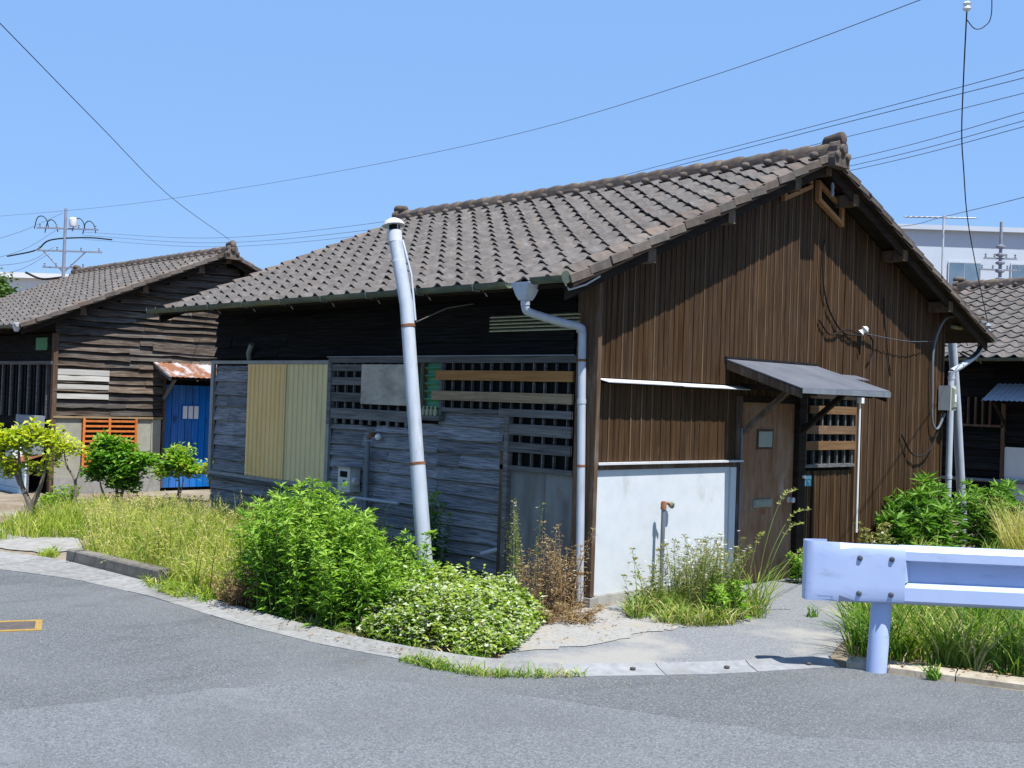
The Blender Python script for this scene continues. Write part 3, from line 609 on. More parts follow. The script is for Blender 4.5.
MB().tube([(-.02, 3.0, 1.29), (-.09, 3.0, 1.29), (-.11, 3.0, 1.25)], .022, 8).build('tap', 'rust', wp, True)
MB().lathe([(.03, 0), (.035, .03), (.02, .05)], (-.04, 2.91, 1.27), (-1, -.2, .2), 9).build('tap_cap', 'porcelain', wp, True)
MB().tube([(-.0, 5.58, 2.06), (-.06, 5.50, 2.14), (-.07, 5.42, 2.24)], .032, 9).build('vent_stub', 'pipe_grey', H1, True)
MB().tube([(-.02, 1.09, .36), (-.10, 1.25, .30)], .02, 8).build('drain_stub', 'pipe', H1, True)
# leaning flue pipe
fl = MB().tube([(-.90, 1.02, .02), (-.90, 1.045, .25), (-.90, 1.20, 1.13)], .066, 18).build('flue_pipe', 'pipe', H1, True)
MB().tube([(-.90, 1.195, 1.10), (-.90, 1.43, 2.487), (-.90, 1.625, 3.07)], .059, 18).build('flue_section', 'pipe', fl, True)
sharp(MB().lathe([(.062, 0), (.066, .0), (.066, .10), (.058, .105)], (-.90, 1.622, 3.04), (0, .2, 1), 18).build('flue_collar', 'metal_white', fl, True))
sharp(MB().lathe([(.052, 0), (.052, .07)], (-.90, 1.643, 3.145), (0, .2, 1), 12).build('flue_vent', 'dark', fl, True))
sharp(MB().lathe([(.098, 0), (.096, .012), (.07, .045), (.03, .066), (.0, .07)], (-.90, 1.652, 3.19), (0, .2, 1), 18).build('flue_cap', 'metal_white', fl, True))
for k in range(4):
    a = k * math.pi / 2; MB().bar((-.90 + .058 * math.cos(a), 1.645 + .058 * math.sin(a), 3.13), (-.90 + .058 * math.cos(a), 1.655 + .058 * math.sin(a), 3.20), .012, .006, (1, 0, 0)).build('flue_strut', 'metal_white', fl)
for (y, z, rr) in ((1.20, 1.125, .0685), (1.395, 2.30, .0615), (1.56, 2.87, .0615)):
    sharp(MB().lathe([(rr - .01, -.012), (rr, -.012), (rr, .012), (rr - .01, .012)], (-.90, y, z), (0, .18, 1), 18).build('flue_clamp', 'rust' if z < 2.5 else 'metal_white', fl, True))
MB().tube([(-.85, 1.37, 2.33), (-.62, 1.22, 2.47), (-.42, 1.1, 2.52)], .006, 5).build('flue_stay', 'iron', fl)
MB().tube([(-.85, 1.36, 2.35), (-.84, 1.45, 2.75), (-.845, 1.585, 3.06)], .010, 6).build('flue_strap', 'pipe', fl, True)
# gutter and downpipe of the long side
ga = gutter(H1, -OE - .075, .33, L_ + OG + .03, HE - .005)
gutter(H1, -OE - .075, -OG + .03, .05, HE + .012)
MB().lathe([(.0, 0), (.05, 0), (.05, .006), (0, .006)], (-OE - .075, -OG + .022, HE + .0), (0, 1, 0), 14).build('gutter_end', 'gutter_metal', ga)
MB().tube([(-OE - .02, -OG + .1, HE - .02), (-OE + .02, -OG + .08, HE - .085), (-.45, -OG + .06, HE - .03), (-.30, -OG + .05, HE + .05)], .008, 6).build('gutter_bracket', 'metal_white', ga, True)
dp = MB()
hx = -OE - .045
sq = lambda cx, cy, z, a, b: [(cx - a, cy - b, z), (cx + a, cy - b, z), (cx + a, cy + b, z), (cx - a, cy + b, z)]
dp.loft([sq(hx, .17, 2.49, .04, .04), sq(hx, .17, 2.53, .055, .06), sq(hx, .17, 2.625, .07, .10), sq(hx, .17, 2.63, .07, .10)])
dpo = dp.build('downpipe', 'pipe', H1)
MB().tube(catmull([(hx, .17, 2.50), (hx + .005, .17, 2.43), (hx + .06, .165, 2.395), (-.32, .14, 2.345), (-.12, .105, 2.315), (-.085, .10, 2.27), (-.085, .095, 2.1), (-.085, .06, 1.0), (-.085, .035, .06)], 6), .034, 14).build('pipe_run', 'pipe', dpo, True)
for p, d in (((hx, .17, 2.47), (0, 0, 1)), ((-.10, .10, 2.285), (-.3, 0, -1)), ((-.085, .083, 1.70), (0, 0, 1)), ((-.30, .137, 2.342), (1, -.2, -.25))):
    sharp(MB().lathe([(.030, -.018), (.0385, -.018), (.0385, .018), (.030, .018)], p, d, 14).build('pipe_socket', 'pipe', dpo, True))
for z, yy in ((2.04, .093), (1.17, .067), (.29, .042)):
    sharp(MB().lathe([(.030, -.010), (.0375, -.010), (.0375, .010), (.030, .010)], (-.085, yy, z), (0, 0, 1), 14).build('pipe_strap', 'rust', dpo, True))
    MB().bar((-.05, yy, z), (.0, yy + .02, z), .02, .012).build('pipe_strap', 'rust', dpo)

# --- gable (plane y = 0)
vboards(GW, .025, 1.955, 1.905, lambda s: under(s) - .004, seed=41)
vboards(GW, .025, 1.955, 1.20, 1.858, seed=42)
vboards(GW, 1.961, 2.995, 1.80, lambda s: under(s) - .004, seed=43)
vboards(GW, 3.0, 4.095, 1.90, lambda s: under(s) - .004, seed=44)
vboards(GW, 4.10, 6.035, .06, lambda s: under(s) - .004, seed=45)
vboards(GW, 3.31, 4.055, .06, 1.07, seed=46)
vboards(GW, 3.07, 3.305, .06, 1.07, 'siding', seed=47, y=.045)
box('corner_trim', 'siding', GW, (6.038, -.012, .06), (6.075, .05, under(0) - .02))
wp_ = MB().box((.025, -.010, .10), (1.86, .034, 1.135)).build('plaster_panel', 'plaster', H1)
box('panel_edge', 'plaster', wp_, (1.863, -.028, .08), (1.945, .034, 1.132)); box('panel_head', 'post', wp_, (.025, -.02, 1.137), (1.975, .034, 1.178))
box('rail_flashing', 'metal_white', wp_, (.0, -.055, 1.180), (2.02, .03, 1.198))
m = MB(); m.add([(.023, .03, .0), (1.95, .03, .0), (1.95, -.05, .0), (.023, -.05, .0), (.023, .03, .098), (1.95, .03, .098), (1.95, -.035, .098), (.023, -.035, .098)],
                [(0, 3, 2, 1), (4, 5, 6, 7), (0, 1, 5, 4), (1, 2, 6, 5), (2, 3, 7, 6), (3, 0, 4, 7)][::1]); m.build('plinth', 'concrete', wp_)
for a, b, dz in ((.0, .98, .0), (.985, 1.975, -.004)):
    MB().loft([[(x, .0, 1.898 + dz), (x, .0, 1.893 + dz), (x, -.135, 1.862 + dz), (x, -.137, 1.868 + dz)] for x in (a, b)]).build('flashing', 'metal_white', GW)
# front door
fd = MB().box((2.02, -.004, .0), (2.93, .03, 1.745)).build('front_door', 'door_brown', H1)
dw = MB().box((2.29, -.012, 1.295), (2.56, -.0045, 1.49)).build('door_window', 'post', fd)
box('window_pane', 'pane_teal', fd, (2.312, -.016, 1.318), (2.538, -.0125, 1.468))
ms_ = MB().box((2.25, -.022, .735), (2.555, -.0045, .81)).build('mail_slot', 'mail_metal', fd); box('slot_flap', 'mail_metal', fd, (2.268, -.029, .75), (2.537, -.0225, .797))
box('rust_stain', 'rust', fd, (2.36, -.0065, .665), (2.46, -.0045, .71))
MB().lathe([(.03, 0), (.03, .008), (.012, .012), (.012, .035), (.027, .045), (.027, .062), (.01, .07)], (2.865, -.004, .79), (0, -1, 0), 12).build('door_knob', 'metal_white', fd, True)
df = MB().box((1.96, -.03, .0), (2.012, .03, 1.80)).build('door_frame', 'post', H1)
box('door_post', 'roof_wood', df, (2.94, -.06, .0), (3.065, .03, 1.90)); box('door_head', 'roof_wood', df, (2.013, -.03, 1.75), (2.938, .03, 1.80)); box('door_sill', 'concrete', df, (1.97, -.10, -.02), (3.06, .03, .0))
MB().tube([(1.99, -.045, .2), (1.99, -.045, 1.5)], .010, 6).build('cord_pipe', 'pipe_grey', df, True)
# canopy over the door
cn = thing('entrance_canopy', (0, 0, 0), None, None); cn.parent = H1
def csheet(s0, s1, yb, yf, zb_, zf0, zf1, th):
    return MB().add([(s0, yb, zb_), (s1, yb, zb_), (s1, yf, zf1), (s0, yf, zf0), (s0, yb, zb_ - th), (s1, yb, zb_ - th), (s1, yf, zf1 - th), (s0, yf, zf0 - th)],
                    [(3, 2, 1, 0), (4, 5, 6, 7), (0, 1, 5, 4), (1, 2, 6, 5), (2, 3, 7, 6), (3, 0, 4, 7)])
csheet(1.755, 3.295, -.002, -.83, 2.145, 1.885, 1.90, .012).build('canopy_sheet', 'canopy_sheet', cn)
csheet(1.79, 3.26, -.01, -.80, 2.128, 1.872, 1.887, .02).build('canopy_deck', 'roof_wood', cn)
for s, mt in ((1.765, 'wood_tan'), (3.245, 'roof_wood')):
    MB().add([(s, -.01, 2.128), (s, -.815, 1.868), (s, -.815, 1.795), (s, -.01, 2.045), (s + .024, -.01, 2.128), (s + .024, -.815, 1.868), (s + .024, -.815, 1.795), (s + .024, -.01, 2.045)],
             [(0, 3, 2, 1), (4, 5, 6, 7), (0, 1, 5, 4), (3, 7, 6, 2), (1, 2, 6, 5), (0, 4, 7, 3)]).build('canopy_fascia', 'post' if mt == 'wood_tan' else mt, cn)
box('canopy_edge', 'pipe_grey', cn, (1.755, -.842, 1.838), (3.295, -.832, 1.888))
box('canopy_flashing', 'cable', cn, (1.75, -.02, 2.146), (3.30, .0, 2.165))
for s in (2.03, 3.0):
    MB().bar((s, -.03, 1.46), (s, -.56, 1.90), .045, .055, (1, 0, 0)).build('canopy_brace', 'post' if s < 2.5 else 'roof_wood', cn); MB().bar((s, -.02, 1.90), (s, -.80, 1.845), .05, .05).build('canopy_arm', 'roof_wood', cn)
MB().lathe([(.012, 0), (.03, .02), (.035, .06), (.0, .08)], (2.5, -.25, 1.91), (0, 0, -1), 10).build('porch_lamp', 'porcelain', cn, True)
# small hood over the lattice, lattice of the gable
csheet(3.30, 4.09, -.002, -.16, 2.075, 2.035, 2.03, .008).build('window_hood', 'canopy_sheet', H1)
l3 = MB().box((3.07, .012, 1.10), (4.055, .034, 1.89)).build('lattice_window', 'dark_glass', H1)
for k, s in enumerate(np.arange(3.13, 4.05, .149)): box('lattice_bar', 'wood_grey', l3, (s - .012, -.02, 1.14), (s + .012, .010, 1.89))
for z0, z1 in ((1.81, 1.872), (1.655, 1.737), (1.448, 1.533), (1.285, 1.374)):
    box('repair_board', 'wood_brown', l3, (3.07 + (.0 if z0 < 1.6 else .08), -.047, z0), (4.05, -.022, z1))
box('lattice_rail', 'wood_grey', l3, (3.07, -.04, 1.105), (4.05, .012, 1.138)); box('lattice_stile', 'siding_edge', l3, (4.058, -.03, .06), (4.094, .03, 1.89))
MB().tube([(4.105, -.05, .40), (4.102, -.05, 1.80)], .012, 7).build('conduit', 'porcelain', H1, True); box('insulator', 'porcelain', H1, (4.075, -.085, 1.78), (4.13, -.03, 1.885))
pl = MB().box((3.09, -.004, .915), (3.275, .012, 1.025)).build('number_plate', 'plate_teal', H1)
box('plate_band', 'plate_pale', pl, (3.098, -.007, .988), (3.267, -.0045, 1.018)); box('plate_digit', 'plate_pale', pl, (3.150, -.007, .922), (3.172, -.0045, .975))
box('plate_digit', 'plate_pale', pl, (3.200, -.007, .956), (3.245, -.0045, .975)); box('plate_digit', 'plate_pale', pl, (3.227, -.007, .922), (3.245, -.0045, .9555))
MB().lathe([(.012, 0), (.018, .012), (.018, .03), (.01, .038)], (3.02, -.06, 1.02), (0, -1, 0), 10).build('door_bell', 'porcelain', H1, True)
# gable vents following the slopes
def slantframe(s0, s1, sgn, dz, h, inner):
    z = lambda s: under(s) - dz; y = -.012
    v = MB(); e = .045
    for a, b, t0, t1 in ((s0, s1, 0, e), (s0, s1, h - e, h)):
        v.loft([[(s, y, z(s) - t0), (s, y - .05, z(s) - t0), (s, y - .05, z(s) - t1), (s, y, z(s) - t1)] for s in (a, b)])
    for a in (s0, s1 - e): v.loft([[(s, y, z(s) - e), (s, y - .049, z(s) - e), (s, y - .049, z(s) - h + e), (s, y, z(s) - h + e)] for s in (a, a + e)])
    f = v.build('gable_vent', 'wood_orange', H1)
    MB().loft([[(s, y - .012, z(s) - e), (s, y - .014, z(s) - e), (s, y - .014, z(s) - h + e), (s, y - .012, z(s) - h + e)] for s in (s0 + e, s1 - e)]).build('vent_mesh', inner, f)
slantframe(3.17, 3.66, 1, .05, .21, 'dark'); slantframe(2.56, 3.05, -1, .02, .19, 'dark')
MB().lathe([(.012, 0), (.02, .03), (.014, .06), (.02, .1), (.01, .14)], (W_ / 2 + .12, -.22, 3.84), n=10).build('cable_insulator', 'blue_grey', H1, True)
# cables on the gable
ci = MB().lathe([(.015, 0), (.04, .02), (.025, .05), (.045, .08), (.02, .11)], (4.10, -.02, 2.52), (.5, -.6, .7), 10).build('cable_bracket', 'porcelain', H1, True)
for pts in ([(3.36, -.02, 3.45), (3.34, -.03, 3.05), (3.46, -.03, 2.75), (3.75, -.03, 2.52), (4.08, -.05, 2.50)], [(3.30, -.02, 2.62), (3.5, -.03, 2.48), (3.8, -.03, 2.55), (4.08, -.05, 2.52)],
            [(4.13, -.05, 2.55), (4.35, -.03, 2.48), (4.38, -.02, 2.32), (4.28, -.02, 2.22)], [(4.62, -.01, 2.95), (4.66, -.015, 2.6), (4.8, -.015, 2.1)],
            [(5.05, -.03, 1.45), (5.3, -.05, 1.22), (5.62, -.06, 1.25), (5.85, -.05, 1.45), (5.95, -.06, 1.75)], [(4.08, -.05, 2.50), (4.1, -.03, 2.38), (4.12, -.02, 2.30)]):
    MB().tube(catmull(pts, 8), .009 if pts[0][0] != 4.62 else .006, 5).build('loose_cable', 'cable', H1)
MB().tube(catmull([(4.15, -.05, 2.53), (5.0, -.08, 2.50), (5.75, -.05, 2.54)], 6), .004, 4).build('loose_cable', 'wire_thin', H1)
# right eave: downpipe, meter box, conduit
gutter(H1, W_ + OE + .075, -OG + .02, L_ + OG, HE - .005)
d2 = MB().tube(catmull([(W_ + OE + .07, -.12, 2.62), (W_ + OE + .06, -.12, 2.50), (6.62, -.11, 2.40), (6.30, -.10, 2.27), (6.115, -.09, 2.20), (6.10, -.09, 2.10), (6.10, -.09, 1.2), (6.10, -.09, .02)], 6), .036, 14).build('downpipe', 'pipe', H1, True)
for p, d in (((6.10, -.09, 2.13), (0, 0, 1)), ((6.33, -.10, 2.285), (1, 0, .4)), ((6.10, -.09, .95), (0, 0, 1))):
    sharp(MB().lathe([(.03, -.02), (.041, -.02), (.041, .02), (.03, .02)], p, d, 14).build('pipe_socket', 'pipe', d2, True))
mb = MB().box((5.93, -.17, 1.74), (6.055, -.02, 2.03)).build('meter_box', 'meter_case', H1)
MB().loft([[(5.945, -.1705, 1.755), (6.04, -.1705, 1.755), (6.04, -.1705, 2.015), (5.945, -.1705, 2.015)], [(5.96, -.20, 1.78), (6.025, -.20, 1.78), (6.025, -.20, 1.99), (5.96, -.20, 1.99)]]).build('meter_cover', 'mail_metal', mb); box('meter_label', 'porcelain', mb, (5.97, -.204, 1.84), (6.01, -.2005, 1.93))
MB().tube(catmull([(6.5, -.16, 2.86), (6.1, -.12, 2.86), (5.88, -.08, 2.78), (5.72, -.05, 2.45), (5.72, -.05, 1.9), (5.74, -.05, 1.60), (5.85, -.06, 1.52), (5.98, -.08, 1.70)], 7), .014, 8).build('conduit', 'pipe_grey', H1, True)
box('eave_bracket', 'louvre', H1, (6.15, -.10, 2.72), (6.62, -.04, 2.75)); box('eave_arm', 'iron', H1, (6.1, -.20, 2.855), (6.95, -.165, 2.875))
MB().lathe([(.03, 0), (.05, .03), (.03, .06), (.05, .09), (.02, .13)], (6.82, -.18, 2.70), (0, 0, 1), 10).build('insulator', 'blue_grey', H1, True)
MB().tube(catmull([(6.83, -.17, 2.72), (6.72, -.15, 2.55), (6.55, -.13, 2.42), (6.3, -.12, 2.45)], 6), .011, 5).build('loose_cable', 'cable', H1)
MB().tube(catmull([(6.83, -.18, 2.76), (6.70, -.16, 2.50), (6.48, -.14, 2.38), (6.25, -.12, 2.42)], 6), .011, 5).build('loose_cable', 'cable', H1)
MB().tube([(7.10, .40, 2.66), (7.29, .40, 1.75), (7.60, .40, .0)], .055, 14).build('leaning_pipe', 'pipe', H1, True)
# yard tap
st = thing('standpipe', (.785, -.11, 0), 'thin grey standpipe with rusty tap in front of the white wall', 'standpipe')
MB().tube([(0, 0, 0), (0, .0, .80)], .019, 10).build('riser', 'pipe_grey', st, True)
MB().lathe([(.026, 0), (.026, .05), (.018, .07)], (0, 0, .79), n=10).build('tap_body', 'rust', st, True)
MB().tube([(0, 0, .83), (.03, -.02, .845), (.05, -.03, .83)], .012, 8).build('spout', 'rust', st, True)
MB().lathe([(.0, 0), (.03, .01), (.03, .03), (.012, .06)], (.16, .06, .80), (0, -.6, .6), 9).build('wall_fitting', 'mail_metal', st, True)

# ================================================================== left cottage
X2, Y2 = .5, 12.8
H2 = thing('cottage', (X2, Y2, 0), 'weathered cottage with ragged horizontal boards and a blue door, at the left', 'house', 'pantiled wooden cottages')
roof(H2, 18, 22); G2, S2 = shell(H2, -.3)
# ragged boards following the slope of the roof
r2 = random.Random(77); z = 1.165
while z < 4.0:
    p = r2.uniform(.105, .15)
    # horizontal extent limited by the roof
    smin = .0; 
    if z + p > under(0): smin = max(0.0, (z + p + .09 - HE) / SL - OE + .02)
    smax = W_ - smin
    a = smin
    while a < smax - .05:
        e = min(a + r2.uniform(.5, 2.0), smax)
        if smax - e < .25: e = smax
        door = (z < 1.78 and e > 1.95 and a < 2.95)
        if door:
            if a < 1.95: segs = [(a, 1.95)]
            else: segs = []
            e = max(e, 2.98) if e < 3.3 else e
            if e > 3.05: segs.append((2.98, e))
        else: segs = [(a, e)]
        for (q0, q1) in segs:
            if q1 - q0 < .06: continue
            white = (1.43 < z < 1.96 and q0 < .9)
            lap(G2, 'y', q0, q1, z, z + p + .001, p, 'board_old', r2.randint(0, 9999), 9, .060, .014, 'clapboard', .006, 0.0, r2.uniform(0, .012))
        a = e
    z += p
for z0, z1 in ((1.86, 1.955), (1.765, 1.85), (1.62, 1.70), (1.455, 1.54)):
    MB().loft([[(s, -.012, z0 + j), (s, -.03 + o, z0 + j), (s, -.028 + o, z1 + j), (s, -.012, z1 + j)] for s, j, o in ((.05, 0, -.012), (.45, .004, -.01), (.94, .002, -.014))]).build('new_board', 'board_white', G2)
MB().loft([[(s, -.015, 2.33 + j), (s, -.05, 2.33 + j), (s, -.045, 2.45 + j), (s, -.015, 2.46 + j)] for s, j in ((1.72, .02), (2.4, -.01), (3.1, -.02))]).build('new_board', 'board_old', G2)
box('corner_post', 'post', G2, (-.03, -.04, -.25), (.045, .05, 2.55))
box('board_rail', 'wood_tan', G2, (.0, -.05, 1.13), (1.95, .03, 1.162)); box('lower_panel', 'tan_panel', G2, (.046, -.012, .12), (1.75, .034, 1.128))
box('lower_panel', 'tan_panel', G2, (1.755, -.022, .12), (1.93, .034, 1.128)); box('plinth', 'concrete', G2, (.03, -.04, -.3), (1.95, .034, .118))
og_ = MB().box((.50, -.015, .28), (1.47, -.0125, 1.125)).build('window_grille', 'dark_glass', H2)
for a in (.50, .95, 1.43): box('grille_stile', 'orange_paint', og_, (a, -.075, .28), (a + .04, -.04, 1.128))
for k in range(10): box('grille_slat', 'orange_paint', og_, (.50, -.058, .29 + k * .086), (1.47, -.0405, .325 + k * .086))
# blue door of planks
b2 = MB().box((2.0, -.002, -.1), (2.94, .03, 1.76)).build('front_door', 'dark', H2)
for k in range(7): box('door_plank', 'blue_paint', b2, (2.005 + k * .133, -.012 - .003 * (k % 2), -.1), (2.005 + k * .133 + .122, -.0025, 1.75))
wb = MB().box((2.32, -.026, 1.12), (2.68, -.0165, 1.40)).build('door_window', 'blue_paint', b2)
for k in range(3): box('window_pane', 'far_white', b2, (2.345 + k * .11, -.031, 1.145), (2.345 + k * .11 + .085, -.0265, 1.375))
box('door_rail', 'blue_paint', b2, (2.35, -.024, .68), (2.65, -.0165, .74)); box('door_post', 'post', b2, (1.955, -.04, -.1), (1.998, .03, 1.95))
box('door_post', 'post', b2, (2.942, -.04, -.1), (3.0, .03, 1.95)); MB().lathe([(.02, 0), (.03, .03), (.0, .05)], (2.6, -.012, 1.86), (0, -1, 0), 8).build('door_lamp', 'porcelain', b2, True)
c2 = thing('door_canopy', (0, 0, 0), None, None); c2.parent = H2
n = 26; vs = []
for yy, zz in ((-.002, 2.155), (-.33, 2.01), (-.68, 1.885)):
    vs += [(1.74 + 1.30 * k / n, yy, zz + (.012 if k % 2 else 0)) for k in range(n + 1)]
MB().add(vs, [(r_ * (n + 1) + k, (r_ + 1) * (n + 1) + k, (r_ + 1) * (n + 1) + k + 1, r_ * (n + 1) + k + 1) for r_ in range(2) for k in range(n)]).build('corrugated_sheet', 'rust_sheet', c2)
csheet(1.78, 3.0, -.01, -.65, 2.14, 1.87, 1.87, .03).build('canopy_deck', 'roof_wood', c2)
for s in (1.76, 2.98): MB().bar((s, -.02, 2.11), (s, -.68, 1.855), .03, .07).build('canopy_rafter', 'wood_grey', c2); MB().bar((s + .2 * (s < 2), -.03, 1.50), (s + .2 * (s < 2), -.45, 1.86), .04, .05, (1, 0, 0)).build('canopy_brace', 'wood_grey', c2)
# its long side
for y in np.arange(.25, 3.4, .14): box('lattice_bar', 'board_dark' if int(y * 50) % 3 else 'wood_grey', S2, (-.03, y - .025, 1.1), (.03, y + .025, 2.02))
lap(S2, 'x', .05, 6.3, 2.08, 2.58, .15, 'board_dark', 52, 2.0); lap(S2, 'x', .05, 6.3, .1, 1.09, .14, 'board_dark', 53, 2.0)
box('lintel', 'wood_grey', S2, (-.05, .0, 2.02), (.03, 6.3, 2.08)); box('vent_panel', 'green_slat', S2, (-.02, .3, 2.27), (.0, .8, 2.48))
ga2 = gutter(H2, -OE - .075, -OG + .05, L_ + OG, HE - .005)
MB().lathe([(.03, -.12), (.06, -.06), (.062, .03), (.0, .03)], (-OE - .075, -OG + .12, HE - .0), n=12).build('gutter_outlet', 'metal_white', ga2, True)
box('utility_cabinet', 'blue_grey', H2, (-.22, .22, .50), (-.04, 1.05, 1.15)); box('cabinet_seam', 'cable', H2, (-.223, .22, .80), (-.2205, 1.05, .808)); box('cabinet_meter', 'porcelain', H2, (-.29, .72, .80), (-.224, .92, .98))
MB().add([(-.55, .1, .36), (-.55, 1.0, .36), (-.1, 1.0, .50), (-.1, .1, .50), (-.55, .1, .345), (-.55, 1.0, .345), (-.1, 1.0, .485), (-.1, .1, .485)], [(0, 3, 2, 1), (4, 5, 6, 7), (0, 1, 5, 4), (1, 2, 6, 5), (2, 3, 7, 6), (3, 0, 4, 7)]).build('rusty_ledge', 'rust', H2)
fn = thing('pale_fence', (X2 - .35, Y2 + .1, -.3), 'low fence of pale blue boards beside the left cottage', 'fence')
for k in range(3): box('fence_board', 'pale_blue', fn, (-.03, .0, .02 + k * .215), (.0, 3.2, .02 + k * .215 + .208))
for y in (.05, 1.6, 3.1): box('fence_post', 'wood_grey', fn, (.003, y, 0), (.06, y + .06, .64))
for k, y in enumerate((.55, .82)):
    b = thing('water_jug', (X2 - .32, Y2 + .1 + y, .345), ('white plastic jug with cap on the pale fence ledge, nearer the corner post' if k == 0 else 'white plastic jug with cap on the pale fence ledge, further from the corner post'), 'jug', 'white jugs')
    MB().lathe([(.0, 0), (.085, 0), (.09, .02), (.09, .20), (.07, .25), (.03, .28)], n=14).build('jug_body', 'porcelain', b, True); MB().lathe([(.033, .278), (.033, .305), (.0, .306)], n=10).build('cap', 'pale_blue', b)

# ================================================================== right cottage
X3, Y3 = 12.0, -2.6
H3 = thing('cottage', (X3, Y3, 0), 'dark boarded cottage half seen behind the brown gable, at the right edge', 'house', 'pantiled wooden cottages')
roof(H3, 22, 23); G3, S3 = shell(H3, -.1)
YL = lambda y: y - Y3
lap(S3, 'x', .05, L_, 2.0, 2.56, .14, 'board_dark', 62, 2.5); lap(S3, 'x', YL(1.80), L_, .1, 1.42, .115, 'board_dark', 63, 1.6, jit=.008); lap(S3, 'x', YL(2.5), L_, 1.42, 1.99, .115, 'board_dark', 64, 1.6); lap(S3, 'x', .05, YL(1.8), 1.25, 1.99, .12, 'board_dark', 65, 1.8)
for y in np.arange(2.06, 2.5, .125): box('lattice_bar', 'post', S3, (-.04, YL(y) - .014, 1.52), (.02, YL(y) + .014, 2.0))
box('lattice_rail', 'post', S3, (-.05, YL(1.82), 1.50), (.02, YL(2.52), 1.54)); box('window_panel', 'dark_glass', S3, (.012, YL(1.81), 1.43), (.03, YL(2.49), 1.99))
box('white_panel', 'plaster', S3, (-.02, .2, .02), (.034, YL(1.80), 1.18)); box('panel_stile', 'post', S3, (-.05, YL(1.805), .0), (.034, YL(1.86), 1.9))
MB().tube([(-.10, .0, .655), (-.10, YL(3.2), .60)], .03, 9).build('water_pipe', 'pipe_grey', H3, True)
gutter(H3, -OE - .075, -OG, L_ + OG, HE - .02)
a3 = thing('window_awning', (0, 0, 0), None, None); a3.parent = H3
n = 44; vs = []
for xx, zz in ((-.02, 2.225), (-.62, 1.93)): vs += [(xx, YL(.1) + (1.95 - .1) * k / n, zz + (.016 if k % 2 else 0)) for k in range(n + 1)]
MB().add(vs, [(k, k + 1, n + 2 + k, n + 1 + k) for k in range(n)]).build('corrugated_sheet', 'pipe', a3)
for y in (.25, 1.8): MB().bar((-.03, YL(y), 1.55), (-.5, YL(y), 1.93), .04, .04, (0, 1, 0)).build('awning_brace', 'roof_wood', a3)

# ================================================================== guardrail
gd = Vector((.66725723, -.74487921, 0)); gn = Vector((-.74487921, -.66725723, 0))
P0 = Vector((-.046, -2.632, 0))
GR = thing('guardrail', P0, 'white steel guardrail with flat bolted end plate beside the road', 'guardrail')
GM = Matrix(((gd.x, -gn.x, 0, 0), (gd.y, -gn.y, 0, 0), (0, 0, 1, 0), (0, 0, 0, 1)))       # local: x along rail, y away from the road, z up
sec = [(-.045, .455), (-.10, .473), (-.115, .488), (-.115, .572), (-.055, .602), (-.055, .730), (-.115, .748), (-.115, .805), (-.10, .822), (-.045, .839)]
def plate(rings_): return MB().loft(rings_)
def strip(xs, secs, th=.004):
    rings = []
    for x, sc in zip(xs, secs):
        rings.append([(x, y, z) for y, z in sc] + [(x, y + th, z) for y, z in sc[::-1]])
    return rings
o = plate(strip([.085, 4.2], [sec, sec])).build('rail_beam', 'rail_paint', GR, mw=GM)
flat = [(-.06, .457), (-.112, .475), (-.1195, .50), (-.1195, .575), (-.1195, .625), (-.1195, .70), (-.1195, .745), (-.1195, .800), (-.112, .818), (-.05, .836)]
def endsec(y, z0, z1): return [(y, z0 + (z1 - z0) * k / 9) for k in range(10)]
xs = [.112, .10, -.20, -.30, -.46, -.495, -.512, -.519, -.52, -.50, -.44, -.36]
ys = [0, 0, 0, 0, 0, .005, .018, .045, .09, .12, .135, .14]
secs = []
for x, y in zip(xs, ys):
    if x > -.21: secs.append([(a - .002, b) for a, b in flat])
    elif x > -.31 and y == 0: secs.append([(-.1215 + (.02 if k in (0, 9) else 0), .465 + .0 + (.845 - .465) * k / 9) for k in range(10)])
    else: secs.append(endsec(-.1215 + y, .467, .848))
te = plate(strip(xs, secs, .005)).build('end_plate', 'rail_paint', GR, True, mw=GM); sharp(te, 30)
vs = [(.112, -.115, .60), (.112, -.115, .745), (.15, -.058, .728), (.15, -.058, .605)]
MB().add(vs + [(x, y - .004, z) for x, y, z in vs], [(0, 1, 2, 3), (7, 6, 5, 4), (0, 4, 5, 1), (1, 5, 6, 2), (2, 6, 7, 3), (3, 7, 4, 0)]).build('splice_lip', 'rail_paint', GR, mw=GM)
for (x, z) in ((-.175, .752), (.026, .752), (-.175, .525), (.026, .525)):
    MB().lathe([(.018, 0), (.018, .005), (.013, .013), (.0, .016)], (x, -.121, z), (0, -1, 0), 10).build('bolt', 'bolt', GR, True, mw=GM)
for px in (0, 2.0, 4.0):
    sharp(MB().tube([(px - .03, 0, -.1), (px + .015, 0, .80), (px + .016, 0, .812)], [.066, .066, .058], 20).build('post', 'rail_paint', GR, True, mw=GM))
    MB().box((px - .04, -.058, .56), (px + .04, -.03, .70)).build('post_bracket', 'rail_paint', GR, mw=GM)

